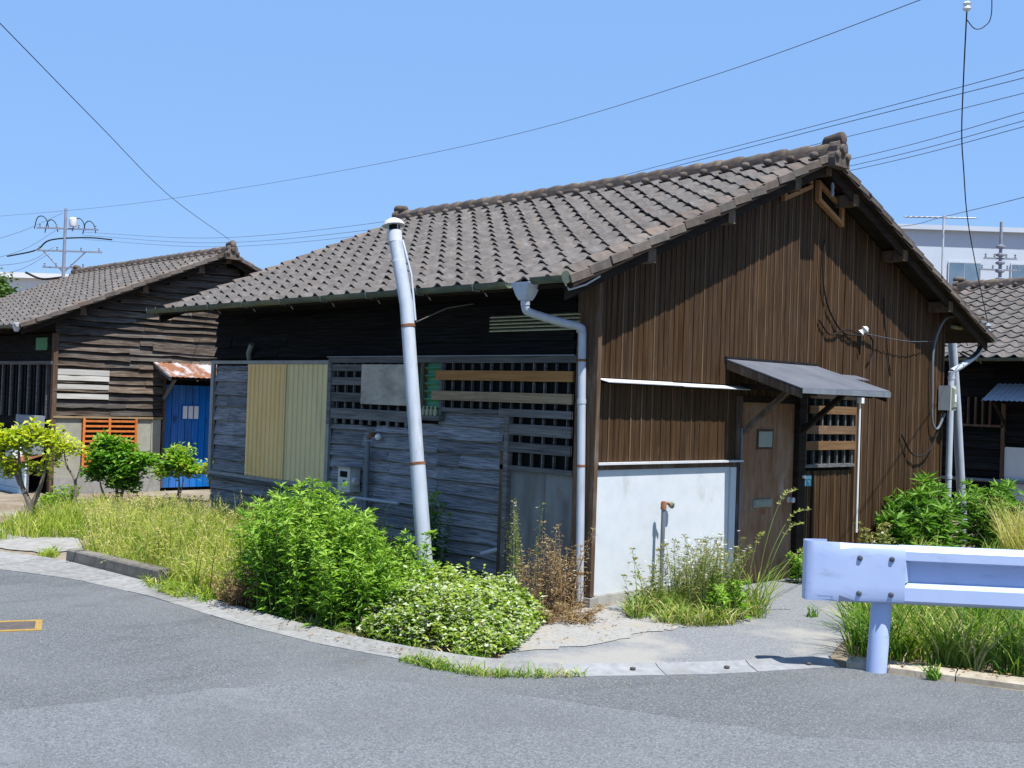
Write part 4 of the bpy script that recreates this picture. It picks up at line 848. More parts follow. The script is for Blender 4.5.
# ================================================================== far things
def wire(pts, r, label, mat='wire_thin', group='overhead wires', n=10, sides=5, name='overhead_wire'):
    return tag(MB().tube(catmull(pts, n), r * .5, sides).build(name, mat), label, 'wire', group)
def pole(base, h, label, arms):
    t = thing('utility_pole', base, label, 'utility pole', 'utility poles')
    MB().tube([(0, 0, 0), (0, 0, h)], [.11, .055], 12).build('pole', 'pole_grey', t, True)
    for z, ln, dx in arms:
        a = MB().bar((-ln / 2 * RT.x + dx * RT.x, -ln / 2 * RT.y + dx * RT.y, z), (ln / 2 * RT.x + dx * RT.x, ln / 2 * RT.y + dx * RT.y, z), .07, .06).build('crossarm', 'pole_grey', t)
        for k in (-.45, -.18, .18, .45):
            x = dx + ln * k
            MB().lathe([(.02, 0), (.045, .04), (.025, .08), (.045, .12), (.02, .16)], (x * RT.x, x * RT.y, z + .04), n=8).build('insulator', 'blue_grey', a)
    return t
pL = pole((11.9, 41.6, 0), 9.1, 'far utility pole with crossarms and cable loops above the left cottage roof', [(8.25, 2.6, .1), (7.3, 2.8, .2), (6.6, 1.8, 0)])
rv = lambda x, z, y=0: (x * RT.x + y * FW.x, x * RT.y + y * FW.y, z)
sharp(MB().lathe([(.14, 0), (.16, .06), (.16, .32), (.1, .38)], rv(.32, 8.35), n=12).build('transformer', 'far_white', pL, True))
for x0, x1, zt in ((-1.3, -.7, 8.75), (-.85, -.3, 8.6), (.3, .85, 8.7), (.75, 1.3, 8.6)):
    MB().tube(catmull([rv(x0, zt - .55), rv(x0 + .1, zt - .1), rv((x0 + x1) / 2, zt), rv(x1 - .1, zt - .15), rv(x1, zt - .5)], 5), .02, 6).build('cable_loop', 'cable', pL)
MB().tube(catmull([rv(-2.4, 7.0), rv(-1.2, 7.3), rv(-.6, 7.75), rv(.9, 7.9), rv(2.0, 7.85)], 6), .032, 6).build('aerial_cable', 'cable', pL)
MB().tube(catmull([rv(-1.6, 6.35), rv(-.9, 6.1), rv(0, 6.2)], 6), .05, 6).build('cable_joint', 'cable', pL)
for x in (-.9, .9): MB().tube([rv(x, 7.3), rv(0, 6.4)], .03, 5).build('arm_stay', 'pole_grey', pL)
pR = pole((37.73, 13.32, 0), 9.35, 'far utility pole standing before the white apartment block', [(7.9, 1.3, 0), (7.45, 1.6, 0), (6.6, 1.2, 0)])
for k in range(5): MB().lathe([(.05, 0), (.18, .05), (.18, .12), (.05, .17)], (0, 0, 7.0 + k * .32), n=10).build('insulator_stack', 'pole_grey', pR)
wire([(-3.84, 2.99, 4.54), (-2.0, 5.38, 4.44), (.5, 8.8, 4.42), (3.5, 12.5, 4.46)], .009, 'wire dropping from the upper left down to the ridge of the left cottage')
wire([(9.5, 52, 9.25), (10.58, 45.58, 8.98), (12.13, 35.91, 8.74), (12.56, 24.56, 8.46), (11.11, 13.59, 7.88), (8.96, 6.02, 7.42), (7.07, .95, 7.14), (5.75, -1.24, 6.88)], .013, 'highest long wire sweeping across the whole sky to the top edge')
W3 = [(12.43, 41.13, 8.13), (12.62, 30.01, 7.01), (12.28, 19.37, 6.59), (12.19, 12.6, 6.70), (11.25, 8.0, 6.69), (10.21, 4.18, 6.63), (9.1, .43, 6.57), (8.6, -1.4, 6.6)]
wire(W3, .013, 'upper of the wires running from the far left pole behind the roof')
wire([(x, y, z - .13 - .05 * math.sin(i)) for i, (x, y, z) in enumerate(W3)], .013, 'middle of the wires running from the far left pole behind the roof')
wire([(x + .1, y, z - .30) for x, y, z in W3], .012, 'lower of the wires running from the far left pole behind the roof')
for k, (dz, lb) in enumerate(((0, 'upper'), (-.13, 'middle'), (-.22, 'lower'))):
    wire([(17, 14.5, 7.2 + dz), (12.8, 5.18, 6.58 + dz), (10.12, .85, 6.24 + dz), (8.4, -1.3, 6.0 + dz)], .013, lb + ' of the three close wires just right of the ridge end')
wire([(17, 8, 6.0), (15.4, 5.51, 5.63), (14.02, 4.06, 5.48), (9.16, .4, 4.78), (7.3, -1.2, 4.6)], .012, 'wire passing the aerial at the right edge of the sky')
for k, (dx, z0, z1) in enumerate(((0, 8.9, 5.0), (.3, 8.2, 4.6), (.6, 7.4, 4.9), (.2, 7.1, 4.4))):
    wire([(11.8 - .6 * k * .3, 41.6, z0), (7.5 + dx, 36, (z0 * .55 + z1 * .45) - .25), (2.0 + dx, 30, z1)], .018, ['topmost', 'second', 'third', 'lowest'][k] + ' of the wires fanning left from the far pole')
sdp = wire([(.29, -2.93, 4.38), (.77, -2.69, 4.06), (1.35, -2.41, 3.82), (2.05, -2.10, 3.69), (3.2, -1.6, 3.50), (4.7, -1.0, 3.24), (6.82, -.18, 2.84)], .010, 'black twisted service cable hanging from the top edge down to the right eave', 'cable', None, name='service_cable')
ins = MB().lathe([(.02, 0), (.028, .012), (.018, .03), (.028, .045), (.012, .06)], (.29, -2.93, 4.36), n=10).build('insulator', 'porcelain', sdp, True)
MB().tube(catmull([(.29, -2.93, 4.30), (.33, -2.97, 4.24), (.38, -3.01, 4.26), (.41, -3.04, 4.34), (.40, -3.04, 4.6), (.40, -3.04, 5.2)], 8), .0035, 5).build('cable_tail', 'cable', sdp)
MB().tube([(.29, -2.93, 4.40), (.29, -2.93, 5.3)], .004, 5).build('support_wire', 'wire_thin', sdp)
an = thing('tv_aerial', (15.98, 4.95, 3.2), 'thin television aerial on a mast behind the right roof slope', 'aerial')
MB().tube([(0, 0, 0), (0, 0, 2.68)], .022, 7).build('mast', 'metal_white', an, True)
MB().tube([(-.62 * RT.x - .2 * RT.x, -.82 * RT.y, 2.62), (.68 * RT.x, .68 * RT.y, 2.64)], .018, 7).build('boom', 'metal_white', an, True)
for k in range(14):
    x = -.78 + k * .11; MB().tube([(x * RT.x - .22 * FW.x, x * RT.y - .22 * FW.y, 2.60), (x * RT.x + .22 * FW.x, x * RT.y + .22 * FW.y, 2.66)], .006, 5).build('element', 'metal_white', an)
# far buildings
def bld(name, loc, ang, label, wx, dy, h, wins, mat='far_white'):
    t = thing(name, loc, label, 'building'); t.rotation_euler = (0, 0, ang)
    box('wall', mat, t, (0, 0, 0), (wx, dy, h)); ro = MB().box((-.3, -.3, h), (wx + .3, dy + .3, h + .25)).build('roof', mat, t)
    for x0, x1, z0, z1 in wins:
        f = MB().box((x0, -.08, z0), (x1, -.02, z1)).build('window', 'metal_white', t)
        k = 2; d = (x1 - x0 - .08) / k
        for q in range(k): box('window_pane', 'far_glass', f, (x0 + .06 + q * d, -.10, z0 + .08), (x0 + .02 + (q + 1) * d, -.081, z1 - .08))
    return t
ra = math.atan2(RT.y, RT.x)
def farpt(x, D): d = FW + RT * ((x - 512) / 1138); p = CAM + d * D; return p
p = farpt(880, 60)
bld('apartment_block', (p.x, p.y, 0), ra, 'white apartment block with dark windows behind the right cottage roof', 16, 9, 11.35,
    [(a, a + 1.75, zz, zz + 1.6) for a in (.2, 3.4, 6.7, 10) for zz in (8.15, 5.3)], 'far_white_hazed')
p = farpt(-40, 55)
bld('white_building', (p.x, p.y, 0), ra, 'plain white building end behind the left cottage roof', 5.0, 8, 6.75, [(1.6, 2.8, 3.4, 4.6)])

# ================================================================== vegetation
class Leaves:
    def __init__(s): s.V = []; s.F = []; s.T = []; s.n = 0
    def kite(s, B, D, U, ln, wd, tint, pale=None, fold=.25, droop=.15):
        B, D, U = np.asarray(B, float), np.asarray(D, float), np.asarray(U, float)
        D = D / np.linalg.norm(D, axis=1, keepdims=True); Sd = np.cross(D, U); nn = np.linalg.norm(Sd, axis=1, keepdims=True); Sd = Sd / np.maximum(nn, 1e-6)
        N = np.cross(Sd, D); ln = np.asarray(ln)[:, None]; wd = np.asarray(wd)[:, None]
        mid = B + D * ln * .45; l = mid - Sd * wd / 2 + N * wd * fold; r = mid + Sd * wd / 2 + N * wd * fold; t = B + D * ln - N * ln * droop
        k = len(B); V = np.stack([B, l, t, r], 1).reshape(-1, 3); i = np.arange(k)[:, None] * 4 + s.n
        s.V.append(V); s.F.append(np.concatenate([i + np.array([[0, 2, 1]]), i + np.array([[0, 3, 2]])]).reshape(-1, 3)); s._t(tint, pale, k, 4); s.n += 4 * k
    def blade(s, B, D0, ln, wd, bend, tint, side=None):
        """grass blade: three segments bending towards the lean direction"""
        B, D0 = np.asarray(B, float), np.asarray(D0, float); k = len(B); ln = np.asarray(ln)[:, None]; wd = np.asarray(wd)[:, None]
        h = D0.copy(); h[:, 2] = 0; hn = np.linalg.norm(h, axis=1, keepdims=True); h = h / np.maximum(hn, 1e-6)
        a = NR.uniform(0, 2 * np.pi, k); Sd = np.stack([np.cos(a), np.sin(a), np.zeros(k)], 1)
        bend = np.asarray(bend)[:, None]; P = [B]; d = D0 / np.linalg.norm(D0, axis=1, keepdims=True)
        for q in range(3):
            P.append(P[-1] + d * ln / 3); d = d + h * bend - np.array([[0, 0, 1]]) * bend * .8; d /= np.linalg.norm(d, axis=1, keepdims=True)
        ws = [.8, 1, .7]; V = []
        for q in range(3): V += [P[q] - Sd * wd / 2 * ws[q], P[q] + Sd * wd / 2 * ws[q]]
        V.append(P[3]); V = np.stack(V, 1).reshape(-1, 3); i = np.arange(k)[:, None] * 7 + s.n
        F = np.concatenate([i + np.array([[a_, b_, c_]]) for a_, b_, c_ in ((0, 1, 3), (0, 3, 2), (2, 3, 5), (2, 5, 4), (4, 5, 6))])
        s.V.append(V); s.F.append(F); s._t(tint, None, k, 7); s.n += 7 * k; return P[3], d
    def _t(s, tint, pale, k, m):
        c = np.zeros((k, 4)); c[:, 0] = tint; c[:, 1] = 0 if pale is None else pale; c[:, 3] = 1; s.T.append(np.repeat(c, m, 0))
    def build(s, name, mat, parent=None, origin=(0, 0, 0)):
        V = np.concatenate(s.V) - np.array([origin]); F = np.concatenate(s.F); me = bpy.data.meshes.new(name)
        me.vertices.add(len(V)); me.vertices.foreach_set('co', V.astype(np.float32).ravel())
        me.loops.add(F.size); me.loops.foreach_set('vertex_index', F.astype(np.int32).ravel())
        me.polygons.add(len(F)); me.polygons.foreach_set('loop_start', np.arange(0, F.size, 3, dtype=np.int32)); me.polygons.foreach_set('loop_total', np.full(len(F), 3, dtype=np.int32))
        at = me.color_attributes.new('tint', 'FLOAT_COLOR', 'POINT'); at.data.foreach_set('color', np.concatenate(s.T).astype(np.float32).ravel())
        me.materials.append(M[mat]); me.update(calc_edges=True); me.validate()
        o = link(name, me, parent)
        if parent is None: o.location = origin
        return o
def inpoly(P, x, y):
    x, y = np.asarray(x), np.asarray(y); ins = np.zeros(x.shape, bool); n = len(P)
    for i in range(n):
        (x0, y0), (x1, y1) = P[i], P[(i + 1) % n]; c = ((y0 > y) != (y1 > y)) & (x < (x1 - x0) * (y - y0) / ((y1 - y0) if y1 != y0 else 1e-9) + x0); ins ^= c
    return ins
def edgedist(P, x, y):
    d = np.full(np.asarray(x).shape, 1e9); n = len(P)
    for i in range(n):
        a, b = np.array(P[i]), np.array(P[(i + 1) % n]); ab = b - a; t = np.clip(((x - a[0]) * ab[0] + (y - a[1]) * ab[1]) / (ab @ ab), 0, 1)
        d = np.minimum(d, np.hypot(x - a[0] - t * ab[0], y - a[1] - t * ab[1]))
    return d
def sample(P, n):
    P_ = np.array(P); lo, hi = P_.min(0), P_.max(0); X = []; 
    while sum(len(q) for q in X) < n:
        q = NR.uniform(lo, hi, (n * 2, 2)); X.append(q[inpoly(P, q[:, 0], q[:, 1])])
    return np.concatenate(X)[:n]
def rdir(n, zmin=-.2, zmax=.8):
    a = NR.uniform(0, 2 * np.pi, n); z = NR.uniform(zmin, zmax, n); r = np.sqrt(np.maximum(0, 1 - z * z)); return np.stack([r * np.cos(a), r * np.sin(a), z], 1)
def stemplant(name, label, cat, base_pts, heights, mat, stem_mat, per_m, ln, wd, lean=.2, bare=.15, tintb=0.0, up=.35, flowers=0, group=None, center=None, leanto=None, pale=0.0, whorl=0, tint_top=.35, droop=.15):
    """many upright leafy stems: thing > stems, foliage (, flowers)"""
    base_pts = np.asarray(base_pts); c = base_pts.mean(0) if center is None else np.array(center)
    org = (float(c[0]), float(c[1]), float(gh(c[0], c[1])))
    t = thing(name, org, label, cat, group); lv = Leaves(); fl = Leaves(); sm = MB(); o = np.array(org)
    for (x, y), h in zip(base_pts, heights):
        a = NR.uniform(0, 2 * np.pi); l = NR.uniform(0, lean) * h; dv = np.array([math.cos(a) * l, math.sin(a) * l])
        dv += (np.array([x, y]) - c) * lean * .6
        if leanto is not None: dv += np.array(leanto) * h
        b = np.array([x, y, float(gh(x, y))]); k = 5; pts = []
        for q in range(k):
            s_ = q / (k - 1); pts.append(b + np.array([dv[0] * s_ ** 1.6, dv[1] * s_ ** 1.6, h * s_ * (1 - .08 * s_)]))
        sm.tube([p - o for p in pts], [.006 * (1 - .7 * q / (k - 1)) * (.6 + h * .5) for q in range(k)], 4, False)
        n = max(4, int(per_m * h)); s_ = bare + (1 - bare) * NR.uniform(0, 1, n) ** .85; P = np.array(pts); kk = np.linspace(0, 1, k)
        B = np.stack([np.interp(s_, kk, P[:, i]) for i in range(3)], 1)
        D = rdir(n, up - .45, up + .45); B = B + D * NR.uniform(0, .05, n)[:, None] * (1 - s_[:, None] * .5)
        f = (1.1 - .55 * s_) * NR.uniform(.5, 1.3, n); st_ = NR.normal(0, .13)
        lv.kite(B, D, np.tile([0, 0, 1.0], (n, 1)) + rdir(n) * .5, ln * f, wd * f, np.clip(NR.normal(.27 + tintb + st_, .17, n) + tint_top * s_ ** 2, 0, 1), (NR.uniform(0, 1, n) < pale) * .8, droop=droop)  # tint darker low on the stem: shade inside the clump put into leaf colour
        tip = 8; D = rdir(tip, .1, .8); lv.kite(np.tile(P[-1], (tip, 1)), D, rdir(tip), np.full(tip, ln * .7), np.full(tip, wd * .75), NR.uniform(.6, 1, tip))
        for q in range(flowers if NR.uniform() < .8 else 0):
            p = P[-1] + NR.uniform(-.05, .05, 3) + np.array([0, 0, .02]); D = rdir(5, -.1, .4); fl.kite(np.tile(p, (5, 1)), D, np.tile([0, 0, 1.], (5, 1)), np.full(5, .016), np.full(5, .011), np.full(5, .8), np.full(5, .95))
    tag(sm.build('stems', stem_mat, t), kind='stuff'); tag(lv.build('foliage', mat, t, org), kind='stuff')
    if fl.n: tag(fl.build('flowers', mat, t, org), kind='stuff')
    return t
def ell(n, cx, cy, rx, ry, pw=.6):
    a = NR.uniform(0, 2 * np.pi, n); r = NR.uniform(0, 1, n) ** pw; return np.stack([cx + rx * r * np.cos(a), cy + ry * r * np.sin(a)], 1)
# big green bush by the wall
b = ell(200, -1.90, 1.05, .48, .86); q = np.hypot((b[:, 0] + 1.9) / .48, (b[:, 1] - 1.05) / .86)
lat = (b[:, 0] + 1.9) * .73 - (b[:, 1] - 1.05) * .68; hts = (1.06 - .22 * q ** 2) * NR.uniform(.70, 1.06, len(b)) * (1 - .50 * np.clip((lat + .08) / .62, 0, 1)) * (1 - .22 * np.clip((-lat - .25) / .4, 0, 1)); hts[:12] *= NR.uniform(1.1, 1.3, 12)
stemplant('mugwort_bush', 'big bright green leafy weed bush in front of the yellow shutters', 'bush', b, hts, 'leaf_bush', 'stem_green', 125, .098, .024, lean=.26, bare=.0, up=.25, tintb=.05)
b = ell(16, -1.35, .62, .22, .25); stemplant('leafy_weed', 'smaller leafy weed at the right foot of the big bush', 'weed', b, NR.uniform(.4, .7, 16), 'leaf_bush', 'stem_green', 110, .07, .026, lean=.3, bare=.1, tintb=.1)
b = ell(9, -.22, 1.75, .10, .16); stemplant('leafy_weed', 'dark green leafy weed growing behind the leaning flue pipe', 'weed', b, NR.uniform(.65, 1.0, 9), 'leaf_gold', 'stem_green', 110, .085, .022, lean=.12, bare=.15, up=-.05, tint_top=.1)
# low variegated ground cover
CP = [(-2.24, .10), (-2.06, -.50), (-1.93, -.93), (-1.62, -.85), (-1.15, -.52), (-.72, -.25), (-.55, .25), (-.62, .95), (-1.1, 1.15), (-1.75, .75)]
t = thing('ground_cover_shrub', (-1.5, -.1, 0), 'low spreading shrub with pale-tipped leaves on the corner by the gutter strip', 'shrub')
g = Leaves(); xy = sample(CP, 20000); ed = edgedist(CP, xy[:, 0], xy[:, 1]); nz = .05 * np.sin(xy[:, 0] * 7 + 1) * np.cos(xy[:, 1] * 6) + .045 * np.sin(xy[:, 0] * 17 + xy[:, 1] * 13) + .03 * np.sin(xy[:, 0] * 33 - xy[:, 1] * 27) + NR.uniform(-.03, .05, len(xy))
top = (.235 + nz * .8) * np.clip(ed / .30, 0.04, 1) ** .6; zz = top * (1 - .75 * NR.uniform(0, 1, len(xy)) ** 2.2)
zz = np.maximum(zz, .02)
B = np.stack([xy[:, 0], xy[:, 1], zz + .02], 1); hi = zz / np.maximum(top, .01)
hole = (np.sin(xy[:, 0] * 11 + 2) * np.sin(xy[:, 1] * 9 + xy[:, 0] * 5) > .72) & (NR.uniform(0, 1, len(xy)) < .75); B, hi, xy = B[~hole], hi[~hole], xy[~hole]
lowf = .16 * np.sin(xy[:, 0] * 4.3 + 1.2) * np.cos(xy[:, 1] * 3.7)
g.kite(B, rdir(len(B), -.25, .45), np.tile([0, 0, 1.], (len(B), 1)) + rdir(len(B)) * .7, NR.uniform(.028, .055, len(B)), NR.uniform(.02, .036, len(B)), np.clip(NR.normal(.40, .25, len(B)) + .25 * (hi - .6) + lowf, 0, 1), np.where(NR.uniform(0, 1, len(B)) < .36 * (hi > .65), NR.uniform(.35, .95, len(B)), 0), droop=.1)
for (x, y) in sample(CP, 120):
    k = 9; e_ = min(1., float(edgedist(CP, np.array([x]), np.array([y]))[0]) / .3 + .15); h = NR.uniform(.22, .42) * e_ ** .5; u_ = np.linspace(.45, 1, k); dx, dy = NR.normal(0, .06, 2)
    g.kite(np.stack([x + dx * u_, y + dy * u_, h * u_], 1), rdir(k, -.1, .6), np.tile([0, 0, 1.], (k, 1)) + rdir(k) * .5, NR.uniform(.03, .055, k), NR.uniform(.018, .03, k), NR.uniform(.3, 1, k), (NR.uniform(0, 1, k) < .2) * .7)
tag(g.build('foliage', 'leaf_cover', t, (-1.5, -.1, 0)), kind='stuff')
sm = MB()
for (x, y) in sample(CP, 170):
    h = .20 * min(1, float(edgedist(CP, np.array([x]), np.array([y]))[0]) / .2 + .2); a = NR.uniform(0, 6.28)
    sm.tube([(x + 1.5, y + .1, 0), (x + 1.5 + .05 * math.cos(a), y + .1 + .05 * math.sin(a), h)], .005, 4, False)
tag(sm.build('stems', 'stem_dry', t), kind='stuff')
def grass(name, label, poly, n, hlo, hhi, mat, wd=.008, tint=(.5, .22), bend=(.1, .5), heads=0, hfun=None, clump=0, headmat=None, lean=.25):
    if clump:
        cs = sample(poly, clump); idx = NR.randint(0, clump, n); xy = cs[idx] + NR.normal(0, .05, (n, 2)); ok = inpoly(poly, xy[:, 0], xy[:, 1]); xy = xy[ok]; ct = NR.normal(0, .16, clump)[idx][ok]; ch = NR.uniform(.65, 1.2, clump)[idx][ok]
    else: xy = sample(poly, n); ct = 0; ch = 1
    n = len(xy); h = NR.uniform(hlo, hhi, n) * ch
    if hfun is not None: h = h * hfun(xy[:, 0], xy[:, 1])
    D = rdir(n, 0, 0) * NR.uniform(.02, lean, n)[:, None] + np.array([[0, 0, 1.]])
    B = np.stack([xy[:, 0], xy[:, 1], gh(xy[:, 0], xy[:, 1])], 1); g = Leaves()
    tip, d = g.blade(B, D, h, wd * (.6 + .8 * NR.uniform(0, 1, n)), NR.uniform(bend[0], bend[1], n), np.clip(NR.normal(tint[0], tint[1], n) + ct, 0, 1))
    if heads:
        k = NR.choice(n, heads, replace=False); 
        for q in range(5):
            tt = tip[k] - d[k] * .022 * q; g.kite(tt, d[k] + rdir(heads) * .6, rdir(heads), np.full(heads, .03), np.full(heads, .008), NR.uniform(.75, 1, heads))
    c = xy.mean(0); return tag(g.build(name, mat, None, (float(c[0]), float(c[1]), 0)), label, 'grass', None, 'stuff')
VP = [(-2.42, 1.75), (-2.36, 2.6), (-2.44, 3.6), (-2.5, 4.25), (-2.15, 4.75), (-1.75, 5.4), (-1.45, 6.6), (-.7, 8.2), (.2, 9.4), (.9, 9.6), (.2, 7.0), (-.15, 6.2), (-.15, 2.2), (-1.2, 1.9)]
grass('verge_grass', 'tall yellow-green grass on the verge beside the kerb stones', VP, 26000, .26, .62, 'grass_yellow', .0055, (.46, .28), (.05, .5), 3400, lambda x, y: (.55 + .45 * smooth01(x, -2.5, -1.7)) * (1 - .55 * smooth01(y, 4.2, 7.5)), 420)
b = sample(VP, 150); stemplant('verge_weed', 'fluffy yellow-green weeds standing in the verge grass', 'weed', b, NR.uniform(.32, .66, 150) * (1 - .5 * smooth01(b[:, 1], 4.2, 7.5)), 'grass_yellow', 'stem_green', 120, .045, .011, lean=.2, bare=.2, tintb=.2)
VP2 = [(-2.7, 6.1), (-2.2, 7.2), (-1.5, 8.4), (-.6, 9.6), (.2, 10.2), (.6, 9.7), (-.6, 8.5), (-1.35, 7.0), (-1.75, 5.8), (-2.1, 6.2)]
grass('verge_grass', 'shorter grass along the concrete path at far left', VP2, 5000, .12, .32, 'grass_yellow', .009, (.42, .2), (.1, .4), 0, None, 120)
grass('kerb_tuft', 'yellow-green grass spilling over the end of the kerb stones', [(-2.62, 2.0), (-2.56, 2.9), (-2.3, 2.9), (-2.3, 1.8), (-2.5, 1.75)], 1600, .06, .2, 'grass_yellow', .008, (.4, .2), (.3, .8), 0, None, 40, lean=.8)
grass('path_tuft', 'small grass tuft growing in the crack of the concrete path', [(-2.75, 4.7), (-2.55, 5.0), (-2.35, 5.1), (-2.5, 4.75)], 260, .05, .15, 'grass_yellow', .008, (.45, .2), (.2, .7), 0, None, 7, lean=.7)
EP = [(-2.46, -.62), (-2.40, -.95), (-2.30, -1.25), (-2.05, -1.45), (-1.75, -1.62), (-1.72, -1.55), (-2.0, -1.38), (-2.2, -1.2), (-2.28, -.9), (-2.36, -.6)]
grass('gutter_tufts', 'grass tufts along the road edge at the corner', EP, 1500, .03, .13, 'grass_green', .007, (.5, .2), (.2, .7), 0, None, 34, lean=.8)
# dry brown plants
b = ell(46, -2.32, 1.62, .13, .22); stemplant('dry_weed', 'withered brown weed left of the big green bush', 'weed', b, NR.uniform(.14, .32, 46), 'leaf_dry', 'stem_dry', 170, .05, .012, lean=.7, bare=.0, tintb=.1, up=0)
b = ell(60, -.42, .02, .26, .26); hts = NR.uniform(.3, .55, 60); hts[:12] = NR.uniform(.55, .8, 12)
stemplant('dry_weed', 'tall withered brown weed beside the downpipe', 'weed', b, hts, 'leaf_dry', 'stem_dry', 95, .045, .010, lean=.25, bare=.0, tintb=.15, up=.1, pale=.03)
b = ell(9, -.35, .42, .16, .16); stemplant('seeding_weed', 'pale yellow-green seeding weed in front of the plywood door', 'weed', b, NR.uniform(.6, .95, 9), 'leaf_weed', 'stem_green', 75, .035, .010, lean=.2, bare=.3, tintb=.2, flowers=1)
b = ell(40, -.62, -.35, .18, .14); stemplant('dry_weed', 'flattened brown weed litter at the foot of the house corner', 'weed', b, NR.uniform(.05, .16, 40), 'leaf_dry', 'stem_dry', 240, .045, .010, lean=1.4, bare=0, tintb=.1, up=0)
# clump in front of the white wall
CP2 = [(-.12, -.55), (.0, -1.0), (.35, -1.15), (.85, -1.15), (1.15, -.7), (1.1, -.25), (.5, -.2), (.1, -.25)]
b = sample([(.30, -.95), (.8, -1.0), (1.15, -.6), (1.0, -.25), (.45, -.3)], 130); stemplant('flowering_weed', 'olive weed clump with tiny white flowers between white wall and door', 'weed', b, NR.uniform(.3, .66, 130), 'leaf_weed', 'stem_green', 120, .042, .010, lean=.35, bare=.1, tintb=.05, flowers=1)
b = ell(14, .55, -.98, .22, .1); stemplant('leafy_weed', 'broad leafy green weed at the front of the flowering clump', 'weed', b, NR.uniform(.2, .38, 14), 'leaf_bush', 'stem_green', 110, .08, .03, lean=.5, bare=.05, tintb=.1)
b = ell(9, .18, -.45, .12, .12); stemplant('leafy_weed', 'thin leafy weed below the standpipe', 'weed', b, NR.uniform(.18, .62, 9), 'leaf_weed', 'stem_green', 70, .05, .02, lean=.4, bare=.1, tintb=.05)
grass('wall_grass', 'short grass mat under the flowering weeds', CP2, 5500, .08, .30, 'grass_green', .008, (.58, .32), (.2, .7), 60, None, 80, lean=.7)
b = ell(8, 2.75, -.25, .14, .09); stemplant('leafy_weed', 'small green weed at the foot of the door post', 'weed', b, NR.uniform(.15, .36, 8), 'leaf_bush', 'stem_green', 110, .07, .035, lean=.5, bare=.05)
grass('driveway_tuft', 'tiny green tuft standing alone on the driveway', ell(1, 1.25, -1.32, .03, .03).tolist() and [(1.20, -1.36), (1.3, -1.36), (1.3, -1.28), (1.2, -1.28)], 30, .06, .14, 'grass_green', .012, (.3, .15), (.1, .5), lean=.5)
# tall stalks with seed heads
tg = thing('tall_grass', (.95, -.95, 0), 'few tall thin grass stalks with drooping seed heads before the door', 'grass plant'); g = Leaves(); sm = MB()
for (x, y, hx_, hy_, h) in ((.0, .0, .30, -.12, 1.02), (.06, .02, .36, -.18, .86), (.03, -.04, .34, -.10, .74), (-.04, .05, .12, -.05, .66), (.08, -.05, .28, -.22, .55)):
    pts = catmull([(x, y, 0), (x + hx_ * .3, y + hy_ * .3, h * .55), (x + hx_ * .75, y + hy_ * .75, h * .93), (x + hx_ * 1.15, y + hy_ * 1.15, h)], 6); sm.tube(pts, .0035, 4, False)
    for p_ in pts[-8:]:
        k = 5; D = rdir(k, -.2, .6) * .5 + np.array([[hx_, hy_, .15]]); g.kite(np.tile(np.array(p_) + np.array([.95, -.95, 0]), (k, 1)), D, rdir(k), np.full(k, .035), np.full(k, .010), NR.uniform(.7, 1, k))
n = 60; D = rdir(n, 0, 0) * NR.uniform(.1, .5, n)[:, None] + np.array([[.12, -.05, 1]]); g.blade(np.stack([.95 + NR.normal(0, .05, n), -.95 + NR.normal(0, .05, n), np.zeros(n)], 1), D, NR.uniform(.3, .7, n), np.full(n, .009), NR.uniform(.1, .5, n), NR.uniform(.3, .9, n))
tag(sm.build('stalks', 'stem_green', tg), kind='stuff'); tag(g.build('blades', 'grass_green', tg, (.95, -.95, 0)), kind='stuff')
# right-hand weeds behind the guardrail
b = ell(60, 5.10, -.25, .56, .25); stemplant('goldenrod', 'dense dark green leafy weed against the brown wall left of the downpipe', 'weed', b, NR.uniform(.65, 1.08, 60) * (1 - .40 * np.abs(b[:, 0] - 5.25) / .56), 'leaf_gold', 'stem_green', 62, .23, .042, lean=.22, bare=.1, up=.25, tintb=.0)
b = ell(44, 6.35, -.5, .34, .3); stemplant('goldenrod', 'bright green leafy weed right of the downpipe', 'weed', b, NR.uniform(.6, .98, 44), 'leaf_gold', 'stem_green', 80, .17, .034, lean=.2, bare=.1, up=.3, tintb=.15)
b = ell(50, 7.9, -1.1, .6, .45); stemplant('goldenrod', 'pale green leafy weed before the dark right cottage', 'weed', b, NR.uniform(.45, .72, 50), 'leaf_bush', 'stem_green', 95, .08, .024, lean=.25, bare=.1, tintb=.2, flowers=1)
b = ell(20, 4.1, -.25, .28, .18); stemplant('leafy_weed', 'low round-leaved weed just above the guardrail end', 'weed', b, NR.uniform(.3, .56, 20), 'leaf_weed', 'stem_green', 80, .055, .04, lean=.3, bare=.1, tintb=0, pale=.1)
GP = [(.12, -2.30), (.30, -2.85), (.46, -3.28), (.75, -4.2), (1.2, -5.6), (6, -5.5), (9.5, -2.5), (8.5, -.8), (6.2, -.75), (4.3, -.45), (3.6, -.85), (2.2, -1.3), (1.2, -1.7), (.5, -2.05)]
near = [(.12, -2.30), (.30, -2.85), (.46, -3.28), (.75, -4.2), (2.6, -4.6), (3.6, -2.6), (2.6, -1.5), (2.0, -1.45), (1.2, -1.75), (.5, -2.05)]
grass('roadside_grass', 'long bright green grass behind and under the guardrail', near, 12500, .18, .55, 'grass_green', .010, (.42, .30), (.12, .6), 260, None, 260, lean=.5)
grass('roadside_grass', 'farther green grass between the guardrail and the cottages', GP, 15000, .25, .55, 'grass_green', .012, (.42, .2), (.1, .5), 200, None, 330, lean=.4)
